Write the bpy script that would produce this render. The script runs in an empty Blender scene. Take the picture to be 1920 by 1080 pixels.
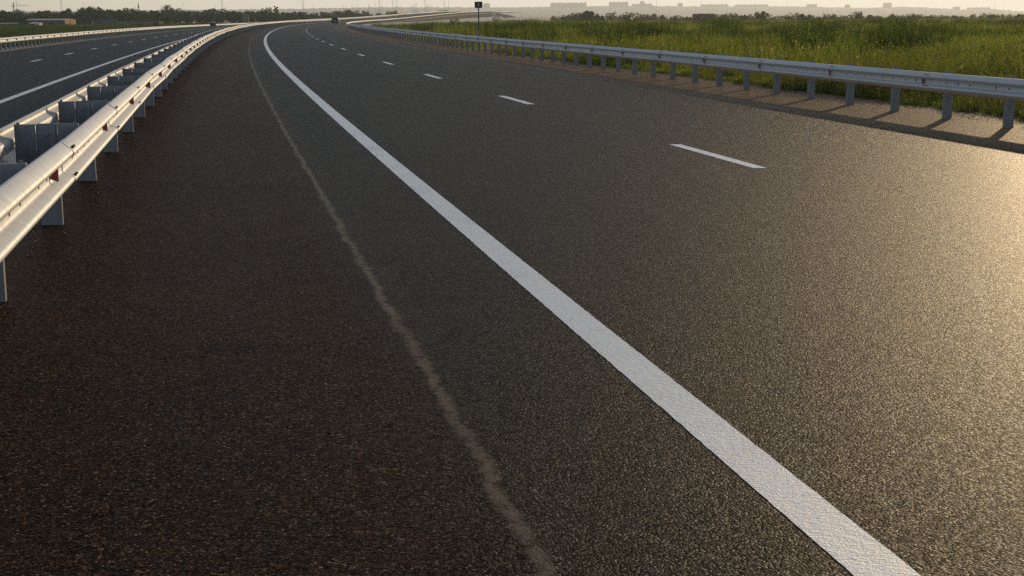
import bpy, bmesh, math, random
import numpy as np
from mathutils import Matrix, Vector
random.seed(7); rng = np.random.default_rng(7)
S = bpy.context.scene
R = math.radians
# ------------------------------------------------------------------ camera
F = 2755.0; H = 1.515; ROLL = -0.007; PITCH = math.atan((540 - 37.7) / F)
cd = bpy.data.cameras.new('camera'); cam = bpy.data.objects.new('camera', cd); S.collection.objects.link(cam)
cd.sensor_width = 36; cd.lens = 36 * F / 1920; cd.clip_start = .1; cd.clip_end = 20000
fw = Vector((0, math.cos(PITCH), -math.sin(PITCH))); rt = Vector((1, 0, 0)); up = rt.cross(fw)
c_, s_ = math.cos(ROLL), math.sin(ROLL)
X = c_ * rt + s_ * up; Y = -s_ * rt + c_ * up; Z = -fw
cam.matrix_world = Matrix(((X.x, Y.x, Z.x, 0), (X.y, Y.y, Z.y, 0), (X.z, Y.z, Z.z, H), (0, 0, 0, 1)))
S.camera = cam
# ------------------------------------------------------------------ sky, sun, exposure
SUN_AZ = R(22.6); SUN_EL = R(11.6)          # azimuth to the right of straight ahead
w = bpy.data.worlds.new('World'); S.world = w; w.use_nodes = True
nt = w.node_tree; bg = nt.nodes['Background']
sky = nt.nodes.new('ShaderNodeTexSky'); sky.sky_type = 'NISHITA'; sky.sun_disc = False
sky.sun_elevation = SUN_EL; sky.sun_rotation = SUN_AZ; sky.air_density = 1.0; sky.dust_density = .25; sky.ozone_density = 2.0
tint = nt.nodes.new('ShaderNodeMix'); tint.data_type = 'RGBA'; tint.blend_type = 'MULTIPLY'; tint.inputs[0].default_value = 1
tint.inputs[7].default_value = (1.0, 1.0, 1.0, 1)
hs = nt.nodes.new('ShaderNodeHueSaturation'); hs.inputs['Saturation'].default_value = .64; nt.links.new(sky.outputs[0], hs.inputs['Color']); nt.links.new(hs.outputs[0], tint.inputs[6]); cap = nt.nodes.new('ShaderNodeMix'); cap.data_type = 'RGBA'; cap.blend_type = 'DARKEN'; cap.inputs[0].default_value = 1; cap.inputs[7].default_value = (9.1, 8.0, 6.7, 1)
nt.links.new(tint.outputs[2], cap.inputs[6]); nt.links.new(cap.outputs[2], bg.inputs[0]); bg.inputs[1].default_value = 0.114
sd = bpy.data.lights.new('sun', 'SUN'); sun = bpy.data.objects.new('sun', sd); S.collection.objects.link(sun)
sd.energy = 2.3; sd.angle = R(0.6); sd.color = (1, .74, .43)
sv = Vector((math.sin(SUN_AZ) * math.cos(SUN_EL), math.cos(SUN_AZ) * math.cos(SUN_EL), math.sin(SUN_EL)))
sun.rotation_euler = sv.to_track_quat('Z', 'Y').to_euler(); sun.location = (60, 120, 60)
S.view_settings.view_transform = 'Standard'; S.view_settings.look = 'None'; S.view_settings.gamma = 1
S.view_settings.exposure = 0.0
S.cycles.use_denoising = False; S.cycles.volume_bounces = 0; S.cycles.max_bounces = 6
S.cycles.transparent_max_bounces = 8
# ------------------------------------------------------------------ road alignment
SK = [0, 60, 120, 180, 240, 300, 340, 380, 420, 470, 530, 600, 700, 800, 950]
KV = [.2453, .3716, .3582, .2685, .2471, .6101, 1.0789, 1.1039, .7558, .2561, .1015, .2138, .1917, .0935, 0]
zs = [0, 60, 120, 160, 200, 240, 280, 320, 360, 400, 440, 480, 520, 560, 600, 640, 680, 720, 760, 800, 840, 880, 920, 1000]
zv = [-.017, .143, .33, .45, .58, .68, .78, .95, 1.16, 1.4, 1.68, 2.08, 2.6, 3.1, 3.6, 4.1, 4.65, 5.1, 5.5, 5.8, 6.05, 6.2, 6.3, 6.3]
ds = [0, 40, 160, 220, 280, 330, 370, 420, 520, 620, 700, 760, 850]
dv = [-.15, -.19, -.19, -.25, -.3, -.4, -.5, -.6, -.8, -.9, -.5, -.2, 0]
SS = np.arange(0, 1401, 1.)
kap = np.interp(SS, SK, KV) * 1e-3
hh = -.1951 + np.concatenate([[0], np.cumsum((kap[1:] + kap[:-1]) / 2)])
xx = 1.04 + np.concatenate([[0], np.cumsum(np.sin((hh[1:] + hh[:-1]) / 2))])
yy = 3.89 + np.concatenate([[0], np.cumsum(np.cos((hh[1:] + hh[:-1]) / 2))])
KX = .0154
def pos(s, o, dz=0.):
    s = np.asarray(s, float); o = np.asarray(o, float)
    e = np.minimum(s, 0); sc = np.maximum(s, 0)
    x = np.interp(sc, SS, xx) + e * math.sin(hh[0]); y = np.interp(sc, SS, yy) + e * math.cos(hh[0]); h = np.interp(sc, SS, hh)
    z = np.interp(sc, zs, zv) + e * .003
    k = KX + np.interp(sc, [160, 300, 520, 640], [0, .02, .02, 0])
    dr = np.interp(sc, ds, dv)
    zz = np.where(o > 0, -k * o, np.where(o > -3.3, -KX * o, .05 + (dr - .05) * (-o - 3.3) / 10.3))
    return np.stack(np.broadcast_arrays(x + o * np.cos(h), y - o * np.sin(h), z + zz + dz), -1)
def head(s): return float(np.interp(max(s, 0), SS, hh))
def to_so(x, y):
    x = np.atleast_1d(x).astype(float); y = np.atleast_1d(y).astype(float); s = np.empty(len(x)); o = np.empty(len(x))
    q = np.arange(0, 1401, 4)
    for a in range(0, len(x), 4000):
        X_, Y_ = x[a:a + 4000], y[a:a + 4000]
        d = (X_[:, None] - xx[q]) ** 2 + (Y_[:, None] - yy[q]) ** 2
        i = q[np.argmin(d, 1)]
        dx, dy = X_ - xx[i], Y_ - yy[i]; h = hh[i]
        s[a:a + 4000] = i + dx * np.sin(h) + dy * np.cos(h); o[a:a + 4000] = dx * np.cos(h) - dy * np.sin(h)
    return s, o
def smooth(a, b, t):
    t = np.clip((t - a) / (b - a), 0, 1); return t * t * (3 - 2 * t)
def field_z(x, y):
    x = np.asarray(x, float); y = np.asarray(y, float); D = np.hypot(x, y)
    zr = np.interp(D, [0, 120, 300, 450, 700, 1100, 2500, 9000], [-.7, -.75, -.65, -.35, .75, .95, 0, -2])
    zl = np.interp(D, [0, 120, 300, 540, 1200, 9000], [-1.1, -1.1, -.5, .5, .4, -2])
    t = smooth(-.12, .0, x / (D + 1))
    n = .10 * np.sin(x * .21 + y * .13) * np.sin(y * .17 - x * .07) + .08 * np.sin(x * .05 - y * .031)
    return zr * t + zl * (1 - t) + n
def unpix(px, py, D):
    u, v = px - 960, 540 - py
    d = X * u + Y * v - Z * F
    return Vector((0, 0, H)) + d * (D / d.y)
# ------------------------------------------------------------------ helpers
def link(o): S.collection.objects.link(o); return o
def tag(o, label=None, cat=None, group=None, kind=None):
    for k, v in (('label', label), ('category', cat), ('group', group), ('kind', kind)):
        if v: o[k] = v
    return o
def empty(name, loc, rz=0, **k):
    o = bpy.data.objects.new(name, None); o.location = loc; o.rotation_euler = (0, 0, rz); o.empty_display_size = .3
    return tag(link(o), **k)
def mesh_obj(name, verts, faces, mat, parent=None, smooth_=False, uv=None, world=False):
    me = bpy.data.meshes.new(name)
    if isinstance(verts, np.ndarray): verts = verts.tolist()
    me.from_pydata(verts, [], faces); me.update()
    if smooth_: me.polygons.foreach_set('use_smooth', [True] * len(me.polygons))
    if uv is not None:
        l = me.uv_layers.new(name='UVMap'); idx = np.empty(len(me.loops), int); me.loops.foreach_get('vertex_index', idx)
        l.data.foreach_set('uv', np.asarray(uv, float)[idx].ravel())
    for m in (mat if isinstance(mat, (list, tuple)) else [mat]): me.materials.append(m)
    o = link(bpy.data.objects.new(name, me))
    if parent:
        o.parent = parent
        if world: o.matrix_parent_inverse = (Matrix.Translation(parent.location) @ parent.rotation_euler.to_matrix().to_4x4()).inverted()
    return o
class MB:
    def __init__(s): s.v = []; s.f = []
    def quad(s, a, b, c, d):
        n = len(s.v); s.v += [tuple(a), tuple(b), tuple(c), tuple(d)]; s.f.append((n, n + 1, n + 2, n + 3)); return s
    def box(s, x0, x1, y0, y1, z0, z1, tx=0, ty=0):
        n = len(s.v)
        s.v += [(x0, y0, z0), (x1, y0, z0), (x1, y1, z0), (x0, y1, z0), (x0 + tx, y0 + ty, z1), (x1 - tx, y0 + ty, z1), (x1 - tx, y1 - ty, z1), (x0 + tx, y1 - ty, z1)]
        s.f += [(n, n + 3, n + 2, n + 1), (n + 4, n + 5, n + 6, n + 7), (n, n + 1, n + 5, n + 4), (n + 1, n + 2, n + 6, n + 5), (n + 2, n + 3, n + 7, n + 6), (n + 3, n, n + 4, n + 7)]
        return s
    def tube(s, p, q, r0, r1=None, n=8):
        p, q = Vector(p), Vector(q); r1 = r0 if r1 is None else r1
        d = (q - p).normalized(); a = d.orthogonal().normalized(); b = d.cross(a); k = len(s.v)
        for c, r in ((p, r0), (q, r1)):
            for i in range(n):
                t = 2 * math.pi * i / n; s.v.append(tuple(c + a * math.cos(t) * r + b * math.sin(t) * r))
        for i in range(n):
            j = (i + 1) % n; s.f.append((k + i, k + j, k + n + j, k + n + i))
        s.f.append(tuple(k + i for i in range(n))[::-1]); s.f.append(tuple(k + n + i for i in range(n))); return s
    def prism(s, poly, axis, a, b):
        """poly: 2-D points; extruded along axis ('x' or 'y') from a to b"""
        n = len(poly); k = len(s.v)
        for t in (a, b):
            for (u, v) in poly: s.v.append((t, u, v) if axis == 'x' else (u, t, v))
        for i in range(n):
            j = (i + 1) % n; s.f.append((k + i, k + j, k + n + j, k + n + i))
        s.f.append(tuple(range(k, k + n))[::-1]); s.f.append(tuple(range(k + n, k + 2 * n))); return s
    def build(s, name, mat, parent=None, smooth_=False):
        o = mesh_obj(name, s.v, s.f, mat, parent, smooth_)
        bm = bmesh.new(); bm.from_mesh(o.data); bmesh.ops.recalc_face_normals(bm, faces=bm.faces); bm.to_mesh(o.data); bm.free()
        return o
def place(o, s, off, parent, dz=0, yaw=0, dyaw=0):
    p = pos(s, off, dz); m = Matrix.Translation(Vector(p)) @ Matrix.Rotation(-head(s) + yaw, 4, 'Z')
    o.parent = parent; o.matrix_parent_inverse = Matrix.Translation(parent.location).inverted(); o.matrix_basis = m
    return o
def share(o): c = o.copy(); S.collection.objects.link(c); return c
# ------------------------------------------------------------------ materials
def mat(name):
    m = bpy.data.materials.new(name); m.use_nodes = True; n = m.node_tree.nodes
    return m, m.node_tree, n['Principled BSDF'], n['Material Output']
def N(t, typ, **k):
    n = t.nodes.new(typ)
    for a, b in k.items():
        if a in n.bl_rna.properties: setattr(n, a, b)
        else: n.inputs[a.replace('_', ' ')].default_value = b
    return n
def ramp(t, src, stops):
    r = t.nodes.new('ShaderNodeValToRGB'); el = r.color_ramp.elements
    while len(el) < len(stops): el.new(.5)
    for e, (p, c) in zip(el, stops): e.position = p; e.color = (c, c, c, 1) if isinstance(c, (int, float)) else (*c, 1)
    t.links.new(src, r.inputs[0]); return r.outputs[0]
def mixc(t, fac, a, b, mode='MIX'):
    m = t.nodes.new('ShaderNodeMix'); m.data_type = 'RGBA'; m.blend_type = mode
    for sock, v in ((m.inputs[0], fac), (m.inputs[6], a), (m.inputs[7], b)):
        if hasattr(v, 'links'): t.links.new(v, sock)
        elif isinstance(v, (int, float)): sock.default_value = v
        else: sock.default_value = (*v, 1)
    return m.outputs[2]
def math_(t, op, a, b=None, c=None, clamp=False):
    m = t.nodes.new('ShaderNodeMath'); m.operation = op; m.use_clamp = clamp
    for i, v in enumerate((a, b, c)):
        if v is None: continue
        if hasattr(v, 'links'): t.links.new(v, m.inputs[i])
        else: m.inputs[i].default_value = v
    return m.outputs[0]
def noise(t, vec, scale, detail=3, rough=.5, dist=0):
    n = N(t, 'ShaderNodeTexNoise'); n.inputs['Scale'].default_value = scale; n.inputs['Detail'].default_value = detail
    n.inputs['Roughness'].default_value = rough; n.inputs['Distortion'].default_value = dist
    t.links.new(vec, n.inputs['Vector']); return n.outputs['Fac']
def simple(name, col, rough=.7, metal=0, var=.25, scale=3, bump=0, bscale=40):
    m, t, p, _ = mat(name); tc = N(t, 'ShaderNodeTexCoord').outputs['Object']
    f = noise(t, tc, scale, 4, .6)
    c = mixc(t, ramp(t, f, [(.3, 0), (.7, 1)]), [x * (1 - var) for x in col], [min(1, x * (1 + var)) for x in col])
    t.links.new(c, p.inputs['Base Color']); p.inputs['Roughness'].default_value = rough; p.inputs['Metallic'].default_value = metal
    if bump:
        b = N(t, 'ShaderNodeBump'); b.inputs['Strength'].default_value = bump; b.inputs['Distance'].default_value = .01
        t.links.new(noise(t, tc, bscale, 3), b.inputs['Height']); t.links.new(b.outputs[0], p.inputs['Normal'])
    return m

def asphalt(name, left=False):
    m, t, p, _ = mat(name)
    tc = N(t, 'ShaderNodeTexCoord').outputs['Object']
    uv = N(t, 'ShaderNodeUVMap').outputs[0]; sp = N(t, 'ShaderNodeSeparateXYZ'); t.links.new(uv, sp.inputs[0]); o = sp.outputs[0]
    v1 = N(t, 'ShaderNodeTexVoronoi'); v1.inputs['Scale'].default_value = 105; t.links.new(tc, v1.inputs['Vector'])
    v2 = N(t, 'ShaderNodeTexVoronoi'); v2.inputs['Scale'].default_value = 170; t.links.new(tc, v2.inputs['Vector'])
    fine = noise(t, tc, 260, 2, .6)
    mid = noise(t, tc, 85, 3, .6)
    big = noise(t, tc, .35, 4, .6); patch = noise(t, tc, 2.2, 4, .65)
    grey = (.0240, .0180, .0132); brown = (.078, .049, .031)
    # crushed stone colours: each voronoi cell has its own grey
    sepc = N(t, 'ShaderNodeSeparateColor'); t.links.new(v1.outputs['Color'], sepc.inputs[0])
    stone = ramp(t, sepc.outputs[0], [(0, .35), (.55, .95), (.88, 1.7), (.96, 3.2), (1, 5)])
    if left: base = (.016, .016, .018)
    else:
        # shoulders are browner: left of the seam, and beyond 8 m on the right
        a = math_(t, 'ADD', o, math_(t, 'MULTIPLY', math_(t, 'SUBTRACT', patch, .5), .12))
        l = ramp(t, math_(t, 'MULTIPLY_ADD', a, -2.5, -2.0), [(0, 0), (1, 1)])
        wr = math_(t, 'ADD', o, math_(t, 'MULTIPLY', math_(t, 'SUBTRACT', patch, .5), .8))
        r = ramp(t, math_(t, 'MULTIPLY_ADD', wr, 1.4, -10.8), [(0, 0), (1, 1)])
        base = mixc(t, l, grey, brown); base = mixc(t, r, base, (.27, .18, .108))
    c = mixc(t, 1.0, base, stone, 'MULTIPLY')
    c = mixc(t, 1.0, c, ramp(t, v1.outputs['Distance'], [(.25, 1.25), (.62, .28)]), 'MULTIPLY')
    c = mixc(t, 1.0, c, ramp(t, mid, [(.36, .35), (.55, 1.15)]), 'MULTIPLY')
    c = mixc(t, 1.0, c, ramp(t, big, [(.3, .85), (.7, 1.15)]), 'MULTIPLY')
    c = mixc(t, 1.0, c, ramp(t, patch, [(.25, .86), (.75, 1.14)]), 'MULTIPLY')
    if not left:
        wp = ramp(t, math_(t, 'PINGPONG', math_(t, 'ADD', o, -1.05), .9), [(0, .86), (.35, 1.0)])
        lane = ramp(t, math_(t, 'MULTIPLY', o, .1), [(.02, 0), (.05, 1), (.74, 1), (.79, 0)])
        c = mixc(t, math_(t, 'MULTIPLY', lane, .8), c, mixc(t, 1.0, c, wp, 'MULTIPLY'))
        skid = N(t, 'ShaderNodeMapping'); skid.inputs['Scale'].default_value = (.05, 1.1, 1); skid.inputs['Rotation'].default_value = (0, 0, .12); t.links.new(tc, skid.inputs[0])
        c = mixc(t, 1.0, c, ramp(t, noise(t, skid.outputs[0], 1.0, 3, .7), [(.34, .82), (.42, 1.0), (.62, 1.0), (.72, 1.1)]), 'MULTIPLY')
    if not left: c = mixc(t, math_(t, 'MULTIPLY', r, .7), c, (.27, .19, .122))
    # reddish and bluish stains, faint tyre-darkened wheel paths
    st = noise(t, tc, .9, 3, .6)
    c = mixc(t, ramp(t, st, [(.55, 0), (.72, .35)]), c, (.045, .030, .024))
    if not left:
        wob = noise(t, tc, 1.7, 4, .6); wob2 = noise(t, tc, 9, 4, .7)
        oo = math_(t, 'ADD', o, math_(t, 'ADD', math_(t, 'MULTIPLY', math_(t, 'SUBTRACT', wob, .5), .10), math_(t, 'MULTIPLY', math_(t, 'SUBTRACT', wob2, .5), .10)))
        d = math_(t, 'ABSOLUTE', math_(t, 'ADD', oo, .93))
        line = ramp(t, d, [(0.0, .9), (.012, .8), (.038, 0)])
        spread = math_(t, 'MULTIPLY', ramp(t, math_(t, 'ABSOLUTE', math_(t, 'ADD', oo, .85)), [(0, .45), (.13, 0)]), ramp(t, noise(t, tc, 70, 3, .7), [(.54, 0), (.62, 1)]))
        gap = math_(t, 'MULTIPLY', ramp(t, noise(t, tc, .8, 3, .6), [(.33, .65), (.5, 1)]), ramp(t, noise(t, tc, 14, 4, .75), [(.40, .3), (.48, 1)]))
        dust = math_(t, 'MULTIPLY', math_(t, 'MAXIMUM', line, spread), gap)
        dust = math_(t, 'MULTIPLY', dust, ramp(t, noise(t, tc, 120, 2, .6), [(.32, .45), (.5, 1)]))
        c = mixc(t, dust, c, (.23, .175, .12))
    t.links.new(c, p.inputs['Base Color'])
    p.inputs['Roughness'].default_value = .46
    spl = ramp(t, sepc.outputs[1], [(0, .003), (.6, .0105), (1, .040)])
    if not left: spl = math_(t, 'MULTIPLY', spl, math_(t, 'MULTIPLY_ADD', math_(t, 'ADD', r, math_(t, 'MULTIPLY', l, .7)), -.85, 1.0))
    t.links.new(spl, p.inputs['Specular IOR Level'])
    # height: rounded stones plus fine grit
    h = math_(t, 'MULTIPLY_ADD', v1.outputs['Distance'], -1.1, math_(t, 'MULTIPLY', mid, .6)); h = math_(t, 'ADD', h, math_(t, 'MULTIPLY', sepc.outputs[2], .35))
    h = math_(t, 'ADD', h, math_(t, 'MULTIPLY', v2.outputs['Distance'], -.45)); h = math_(t, 'ADD', h, math_(t, 'MULTIPLY', fine, .4))
    b = N(t, 'ShaderNodeBump'); b.inputs['Strength'].default_value = .85; b.inputs['Distance'].default_value = .0040
    t.links.new(h, b.inputs['Height'])
    if not left:
        b.inputs['Distance'].default_value = .0040
        t.links.new(math_(t, 'MULTIPLY_ADD', dust, -.6, .85), b.inputs['Strength'])
    t.links.new(b.outputs[0], p.inputs['Normal'])
    return m
M_ASPH = asphalt('asphalt'); M_ASPHL = asphalt('left_asphalt', True)

def paint():
    m, t, p, _ = mat('road_paint'); tc = N(t, 'ShaderNodeTexCoord').outputs['Object']
    f = noise(t, tc, 5, 4, .7); g = noise(t, tc, 90, 3, .6)
    c = mixc(t, ramp(t, f, [(.3, 0), (.7, 1)]), (.80, .87, .93), (.88, .94, .98))
    c = mixc(t, ramp(t, g, [(.25, .35), (.42, 0)]), c, (.35, .36, .37))
    c = mixc(t, ramp(t, noise(t, tc, 1.4, 5, .7), [(.52, 0), (.72, .40)]), c, (.42, .42, .41))
    c = mixc(t, ramp(t, noise(t, tc, 28, 4, .75), [(.62, 0), (.70, .55)]), c, (.20, .19, .18))
    t.links.new(c, p.inputs['Base Color']); p.inputs['Roughness'].default_value = .55
    mp = N(t, 'ShaderNodeMapping'); mp.inputs['Scale'].default_value = (1, 2.6, 1); mp.inputs['Rotation'].default_value = (0, 0, .1); t.links.new(tc, mp.inputs[0])
    h = math_(t, 'ADD', noise(t, mp.outputs[0], 34, 3, .65), math_(t, 'MULTIPLY', noise(t, tc, 150, 2, .6), .35))
    b = N(t, 'ShaderNodeBump'); b.inputs['Strength'].default_value = .65; b.inputs['Distance'].default_value = .014
    t.links.new(h, b.inputs['Height']); t.links.new(b.outputs[0], p.inputs['Normal']); return m
M_PAINT = paint()

def galv(name, col, rough, metal, streak=.25):
    m, t, p, _ = mat(name); tc = N(t, 'ShaderNodeTexCoord').outputs['Object']
    mp = N(t, 'ShaderNodeMapping'); mp.inputs['Scale'].default_value = (6, 30, 3); t.links.new(tc, mp.inputs[0])
    st = noise(t, mp.outputs[0], 1.6, 5, .7, .6); pa = noise(t, tc, 1.3, 4, .6); sp_ = noise(t, tc, 38, 3, .6)
    c = mixc(t, ramp(t, st, [(.35, streak), (.65, 0)]), col, [x * .62 for x in col])
    c = mixc(t, ramp(t, pa, [(.45, 0), (.7, .25)]), c, (col[0] * 1.1, col[1] * 1.0, col[2] * .88))
    c = mixc(t, ramp(t, sp_, [(.6, 0), (.75, .25)]), c, [x * .6 for x in col])
    t.links.new(c, p.inputs['Base Color']); p.inputs['Metallic'].default_value = metal
    t.links.new(ramp(t, st, [(.3, rough + .1), (.7, rough - .05)]), p.inputs['Roughness'])
    b = N(t, 'ShaderNodeBump'); b.inputs['Strength'].default_value = .25; b.inputs['Distance'].default_value = .006
    t.links.new(math_(t, 'ADD', st, math_(t, 'MULTIPLY', pa, 2.)), b.inputs['Height']); t.links.new(b.outputs[0], p.inputs['Normal'])
    return m
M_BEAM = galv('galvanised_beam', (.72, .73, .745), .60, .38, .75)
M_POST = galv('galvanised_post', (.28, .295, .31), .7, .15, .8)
M_DARK = simple('dark_hole', (.02, .02, .022), .8)
M_RED = simple('red_reflector', (.42, .02, .02), .3, var=.15, scale=60)
M_BRACKET = simple('reflector_bracket', (.35, .33, .3), .5, .5)
M_GRAVEL = simple('grey_gravel', (.16, .145, .135), .95, var=.4, scale=1.2, bump=.8, bscale=12)
M_CONC = simple('pale_concrete', (.56, .47, .41), .9, var=.12, scale=.25)
M_CONCD = simple('dark_joint', (.09, .085, .075), .95)
M_SLATE = simple('grey_chute_concrete', (.10, .108, .12), .9, var=.2, scale=.4)

def ground_mat():
    m, t, p, _ = mat('meadow_soil'); tc = N(t, 'ShaderNodeTexCoord').outputs['Object']
    a = noise(t, tc, .02, 5, .65); b_ = noise(t, tc, .25, 5, .65); d = noise(t, tc, 3, 4, .7)
    c = mixc(t, ramp(t, a, [(.35, 0), (.6, 1)]), (.045, .062, .022), (.070, .075, .030))
    c = mixc(t, ramp(t, b_, [(.4, 0), (.65, .8)]), c, (.030, .050, .018))
    c = mixc(t, ramp(t, d, [(.45, 0), (.75, .6)]), c, (.10, .085, .05))
    t.links.new(c, p.inputs['Base Color']); p.inputs['Roughness'].default_value = 1; p.inputs['Specular IOR Level'].default_value = .1
    b = N(t, 'ShaderNodeBump'); b.inputs['Strength'].default_value = 1; b.inputs['Distance'].default_value = .3
    t.links.new(b_, b.inputs['Height']); t.links.new(b.outputs[0], p.inputs['Normal']); return m
M_GROUND = ground_mat()
def leaf_mat(name, c0, c1, trans=.45, spread=1.0, scale=.06, tip=None):
    m, t, p, out = mat(name); t.nodes.remove(p)
    oi = N(t, 'ShaderNodeObjectInfo'); geo = N(t, 'ShaderNodeNewGeometry')
    big = noise(t, geo.outputs['Position'], scale, 3, .6)
    f = math_(t, 'ADD', math_(t, 'MULTIPLY', oi.outputs['Random'], .5 * spread), math_(t, 'MULTIPLY', geo.outputs['Random Per Island'], .5 * spread))
    f = math_(t, 'ADD', math_(t, 'MULTIPLY', f, .4), math_(t, 'MULTIPLY', ramp(t, big, [(.38, 0), (.60, 1)]), .6), clamp=True)
    c = mixc(t, f, c0, c1)
    if tip: c = mixc(t, ramp(t, noise(t, geo.outputs['Position'], .22, 3, .6), [(.56, 0), (.70, .55)]), c, (.17, .135, .06))
    if tip: c = mixc(t, ramp(t, geo.outputs['Random Per Island'], [(.86, 0), (.9, 1)]), c, tip)
    d = N(t, 'ShaderNodeBsdfDiffuse'); tr = N(t, 'ShaderNodeBsdfTranslucent'); mx = N(t, 'ShaderNodeMixShader')
    t.links.new(c, d.inputs[0]); t.links.new(mixc(t, 1.0, c, (1.5, 1.45, .7), 'MULTIPLY'), tr.inputs[0]); mx.inputs[0].default_value = trans
    t.links.new(d.outputs[0], mx.inputs[1]); t.links.new(tr.outputs[0], mx.inputs[2]); t.links.new(mx.outputs[0], out.inputs[0]); return m
M_GRASS = leaf_mat('grass_blades', (.048, .085, .022), (.27, .34, .075), .6, tip=(.34, .27, .14))
M_REED = leaf_mat('reed_blades', (.030, .060, .018), (.075, .105, .030), .45)
M_DRY = leaf_mat('dry_stalks', (.20, .15, .08), (.13, .12, .045), .4)
M_FLOWER = simple('white_petals', (.7, .68, .6), .8, var=.05)
M_LEAF = leaf_mat('tree_leaves', (.022, .052, .026), (.064, .105, .044), .28, scale=.02)
M_LEAF2 = leaf_mat('pale_tree_leaves', (.09, .10, .09), (.13, .14, .12), .3)
M_LEAF3 = leaf_mat('bush_leaves', (.050, .058, .028), (.095, .10, .045), .35)  # olive lightened to look hazier: some haze is put into the leaf colour
M_BARK = simple('bark', (.07, .055, .04), .95)
M_HILL = simple('wooded_hillside', (.05, .062, .045), 1, var=.35, scale=.02)
M_BRICK = simple('orange_brick', (.42, .21, .12), .9, var=.12, scale=2)
M_BRICK2 = simple('mauve_brick', (.16, .09, .08), .9, var=.15, scale=2)
M_WALLD = simple('brown_wall', (.17, .105, .085), .9)
M_ROOF = simple('pale_sheet_roof', (.40, .38, .35), .7, var=.08)
M_BLUE = simple('blue_grey_sheeting', (.08, .10, .13), .7, var=.1)
M_WHITE = simple('white_plaster', (.62, .58, .5), .9, var=.08)
M_FENCE = simple('grey_fence_panel', (.14, .15, .16), .8)
M_BLOCK = simple('apartment_concrete', (.36, .34, .31), .9, var=.1, scale=.1)
M_WIN = simple('dark_window', (.03, .035, .04), .2)
M_STEEL = simple('mast_steel', (.10, .10, .11), .6, .4)
M_CAR = simple('dark_car_paint', (.018, .02, .024), .25, var=.05)
M_GLASS = simple('car_glass', (.012, .018, .02), .08, var=.05)
M_TYRE = simple('tyre_rubber', (.02, .02, .02), .9)
M_LAMP = simple('tail_lamp_red', (.10, .008, .008), .3)
M_SIGN = simple('dark_sign_face', (.022, .024, .034), .5, var=.1)
M_SIGNR = simple('maroon_sign_face', (.10, .018, .028), .5, var=.2, scale=8)
M_PALE = simple('pale_lettering', (.42, .42, .42), .6, var=.05)
M_PALER = simple('pinkish_lettering', (.22, .10, .12), .6, var=.05)
# ------------------------------------------------------------------ terrain
def strip(name, mat_, S_, O_, dz=0, zf=None, smooth_=True):
    s, o = np.meshgrid(S_, O_, indexing='ij'); P = pos(s, o, dz)
    if zf is not None: P[..., 2] = zf(s, o, P)
    nS, nO = s.shape; i = np.arange((nS - 1) * (nO - 1)); a = (i // (nO - 1)) * nO + i % (nO - 1)
    F_ = np.stack([a, a + nO, a + nO + 1, a + 1], 1).tolist()
    F_ = [f[::-1] for f in F_]
    ob = mesh_obj(name, P.reshape(-1, 3), F_, mat_, smooth_=smooth_, uv=np.stack([o.ravel(), s.ravel()], 1))
    bm = bmesh.new(); bm.from_mesh(ob.data)
    if sum(f.normal.z for f in bm.faces) < 0: bmesh.ops.reverse_faces(bm, faces=bm.faces)
    bm.to_mesh(ob.data); bm.free(); return ob
s_fine = np.concatenate([np.arange(-16, 60, 2), np.arange(60, 240, 4), np.arange(240, 1000, 5)])
road = tag(strip('road', M_ASPH, s_fine, [-3.28, -2, -.93, 0, 3, 6, 8, 9.5, 11.3]), kind='structure')
lroad = tag(strip('left_road', M_ASPHL, s_fine, [-14.2, -11, -8, -5, -3.3], dz=0), kind='structure')
lverge = tag(strip('left_verge', M_GRAVEL, s_fine, [-16.6, -15.4, -14.2]), kind='structure')
# ground sheet reaching the horizon
gx = np.unique(np.concatenate([np.arange(-60, 61, 2.5), np.arange(-240, 241, 10), np.sign(np.linspace(-1, 1, 81)) * 240 + np.sign(np.linspace(-1, 1, 81)) * np.abs(np.linspace(-1, 1, 81)) ** 2 * 8200]))
gy = np.unique(np.concatenate([np.arange(-60, 300, 3), np.arange(300, 1000, 8), 1000 + np.linspace(0, 1, 60) ** 1.6 * 7400, [-400, -150]]))
GX, GY = np.meshgrid(gx, gy, indexing='ij'); s_, o_ = to_so(GX.ravel(), GY.ravel()); s_ = s_.reshape(GX.shape); o_ = o_.reshape(GX.shape)
GZ = field_z(GX, GY); rz = pos(s_, np.clip(o_, -17, 11.5))[..., 2]
cor = (o_ > -22) & (o_ < 15) & (s_ < 1020); GZ = np.where(cor, np.minimum(GZ, rz - .6), GZ)
nY = len(gy); i = np.arange((len(gx) - 1) * (nY - 1)); a = (i // (nY - 1)) * nY + i % (nY - 1)
ground = mesh_obj('ground', np.stack([GX.ravel(), GY.ravel(), GZ.ravel()], 1), np.stack([a, a + nY, a + nY + 1, a + 1], 1).tolist(), M_GROUND, smooth_=True)
tag(ground, kind='structure')
def wmin(s): return np.interp(s, [268, 292, 400, 450], [3.5, 15, 14, 3.5])
def slope_fac(s): return np.interp(s, [255, 310], [3.1, 5.0])
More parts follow.
